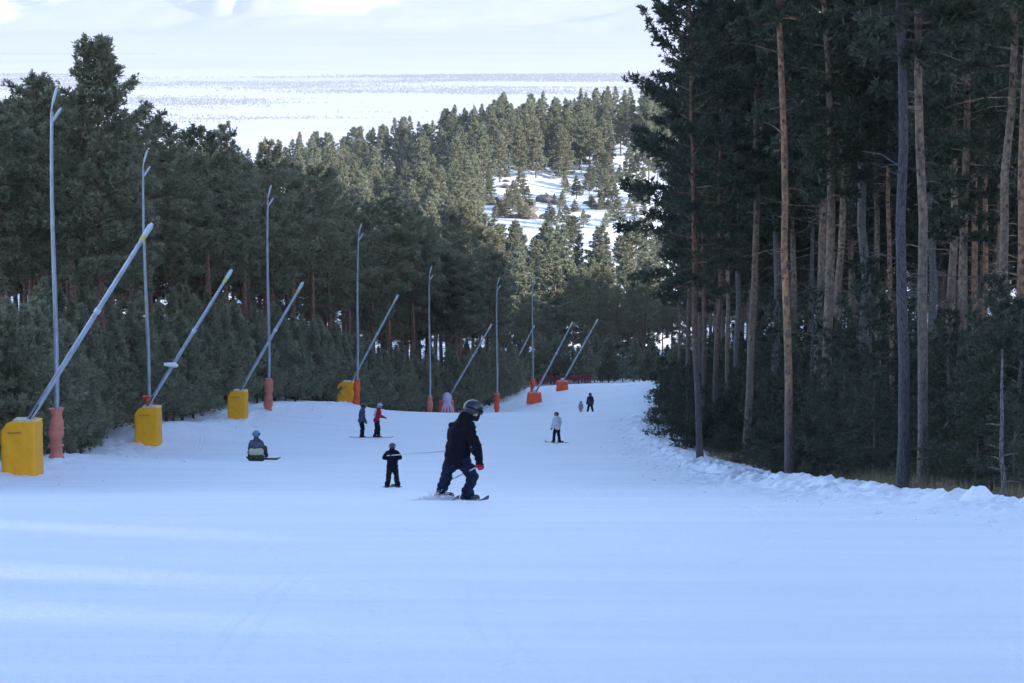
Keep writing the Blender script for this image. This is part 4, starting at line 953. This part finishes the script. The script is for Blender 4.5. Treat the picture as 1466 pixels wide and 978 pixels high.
# person sitting in the snow with a board
J = dict(pelvis=(0, 0, .16), chest=(-.01, .03, .52), neck=(0, .06, .74), head=(.0, .12, .93), shL=(-.17, .05, .66), shR=(.17, .05, .66), elL=(-.24, .1, .42), wrL=(-.16, .3, .30), elR=(.24, .1, .42), wrR=(.17, .3, .3),
         hipL=(-.09, .04, .13), hipR=(.09, .04, .13), knL=(-.24, .36, .30), anL=(-.30, .55, .12), knR=(.26, .3, .42), anR=(.30, .52, .12))
person(367, 660, 85, J, .98, (.1, 1, 0), dict(jacket='char', trousers='green', helmet='lhelm', hood=1), 'person in a light blue helmet sitting on the snow with a snowboard', vox=.018, bulk=1.2)
sk = MB(); sb_ = fuse('tunic_hem', [((-.13, -.04, .34), .15, (.13, -.04, .34), .15), ((-.1, 0, .28), .17, (.1, 0, .28), .17)], .02, [o for o in scene.objects if o.name.startswith('person')][-1], C_['cream'], .02)
fuse('green_seat', [((-.15, -.06, .13), .16, (.15, -.06, .13), .16)], .02, sb_.parent, C_['green'], .02)
ski(367, 660, 85, (.14, .50), (1, -.1), 1.25, 'dark snowboard lying under the feet of the seated person', 'snowboard of the seated person', w=.27, mat='blk', name='snowboard', cat='snowboard', dz=.06)
# pair standing on the left
J, s = stand(1.62, (.8, .35), .03, .07); person(518, 627, 117, J, s, (.8, .3, -.5), dict(jacket='grey', trousers='blk', helmet='dhelm'), 'person in a slate blue jacket looking down beside the one in red', 'pair standing near the crest', vox=.022, bulk=1.3)
J, s = stand(1.62, (.9, .3), .06, .07, 'out', kn=(.05, -.1)); person(540, 626, 117, J, s, (.9, .3, -.2), dict(jacket='red', trousers='blk', helmet='whelm', boots='redboot', mask=0, vest=1), 'person in a red jacket with white back stripes and red boots', 'pair standing near the crest', vox=.022, bulk=1.3)
for px, lb in ((517, 'slate blue jacket'), (536, 'red jacket')):
    for o_, nm_ in ((-.12, 'near'), (.14, 'far')):
        ski(px, 627, 117, (.1, o_), (1, .06), 1.5, f'{nm_} side ski of the standing person in the {lb}', 'skis of the pair near the crest')
# white jacket
J, s = stand(1.5, (-.5, .85), .0, .2, 'down'); person(797, 634, 119, J, s, (-.6, .8, -.2), dict(jacket='white', trousers='blk', helmet='dhelm', strap='goggle', boots='boot', hood=1), 'person in a white jacket and black trousers skiing right of the big skier', vox=.022, bulk=1.45)
ski(797, 634, 119, (-.22, .1), (-.5, .85), 1.3, 'left ski of the person in the white jacket', 'skis of the person in white'); ski(797, 634, 119, (.22, -.05), (-.6, .8), 1.3, 'right ski of the person in the white jacket', 'skis of the person in white')
# far pair
J, s = stand(1.68, (-.15, 1), .02, .24, 'down'); person(845, 593, 198, J, s, (-.1, 1, 0), dict(jacket='plum', trousers='blk', helmet='dhelm'), 'adult in a dark plum jacket beside a small child far down the piste', 'adult and child far down the piste', vox=.025, bulk=1.6)
J, s = stand(1.05, (.1, 1), .02, .14, 'down'); person(831.5, 592.5, 198, J, s * 1.05, (.1, 1, 0), dict(jacket='beige', trousers='beige', helmet='dhelm'), 'small child in a beige suit beside the adult far down the piste', 'adult and child far down the piste', vox=.02, bulk=1.6)
for px, o_, nm_ in ((845, -.2, 'left ski of the adult in plum'), (845, .2, 'right ski of the adult in plum'), (831.5, -.1, 'left ski of the child in beige'), (831.5, .1, 'right ski of the child in beige')):
    ski(px, 593, 198, (o_, .1), (0.05, 1), 1.4 if px == 845 else .85, nm_ + ' far down the piste', 'skis far down the piste')

# ------------------------------------------------------------------ haze over the plain
hb = MB(); zt, zb = 130.0, -560.0
hb.box((0, 8000, (zt + zb) / 2), (110000, 130000, zt - zb)); hz = hb.build('haze', None, None, False)
t = NT('haze'); t.n.remove(t.b); pv = t.node('ShaderNodeVolumePrincipled'); pv.inputs['Color'].default_value = (1, .955, .95, 1); pv.inputs['Density'].default_value = 7.5e-5; pv.inputs['Anisotropy'].default_value = .45
t.l.new(pv.outputs[0], t.out.inputs['Volume']); hz.data.materials.clear(); hz.data.materials.append(t.m); tag(hz, 'thin pale haze over the plain', 'haze', kind='stuff')
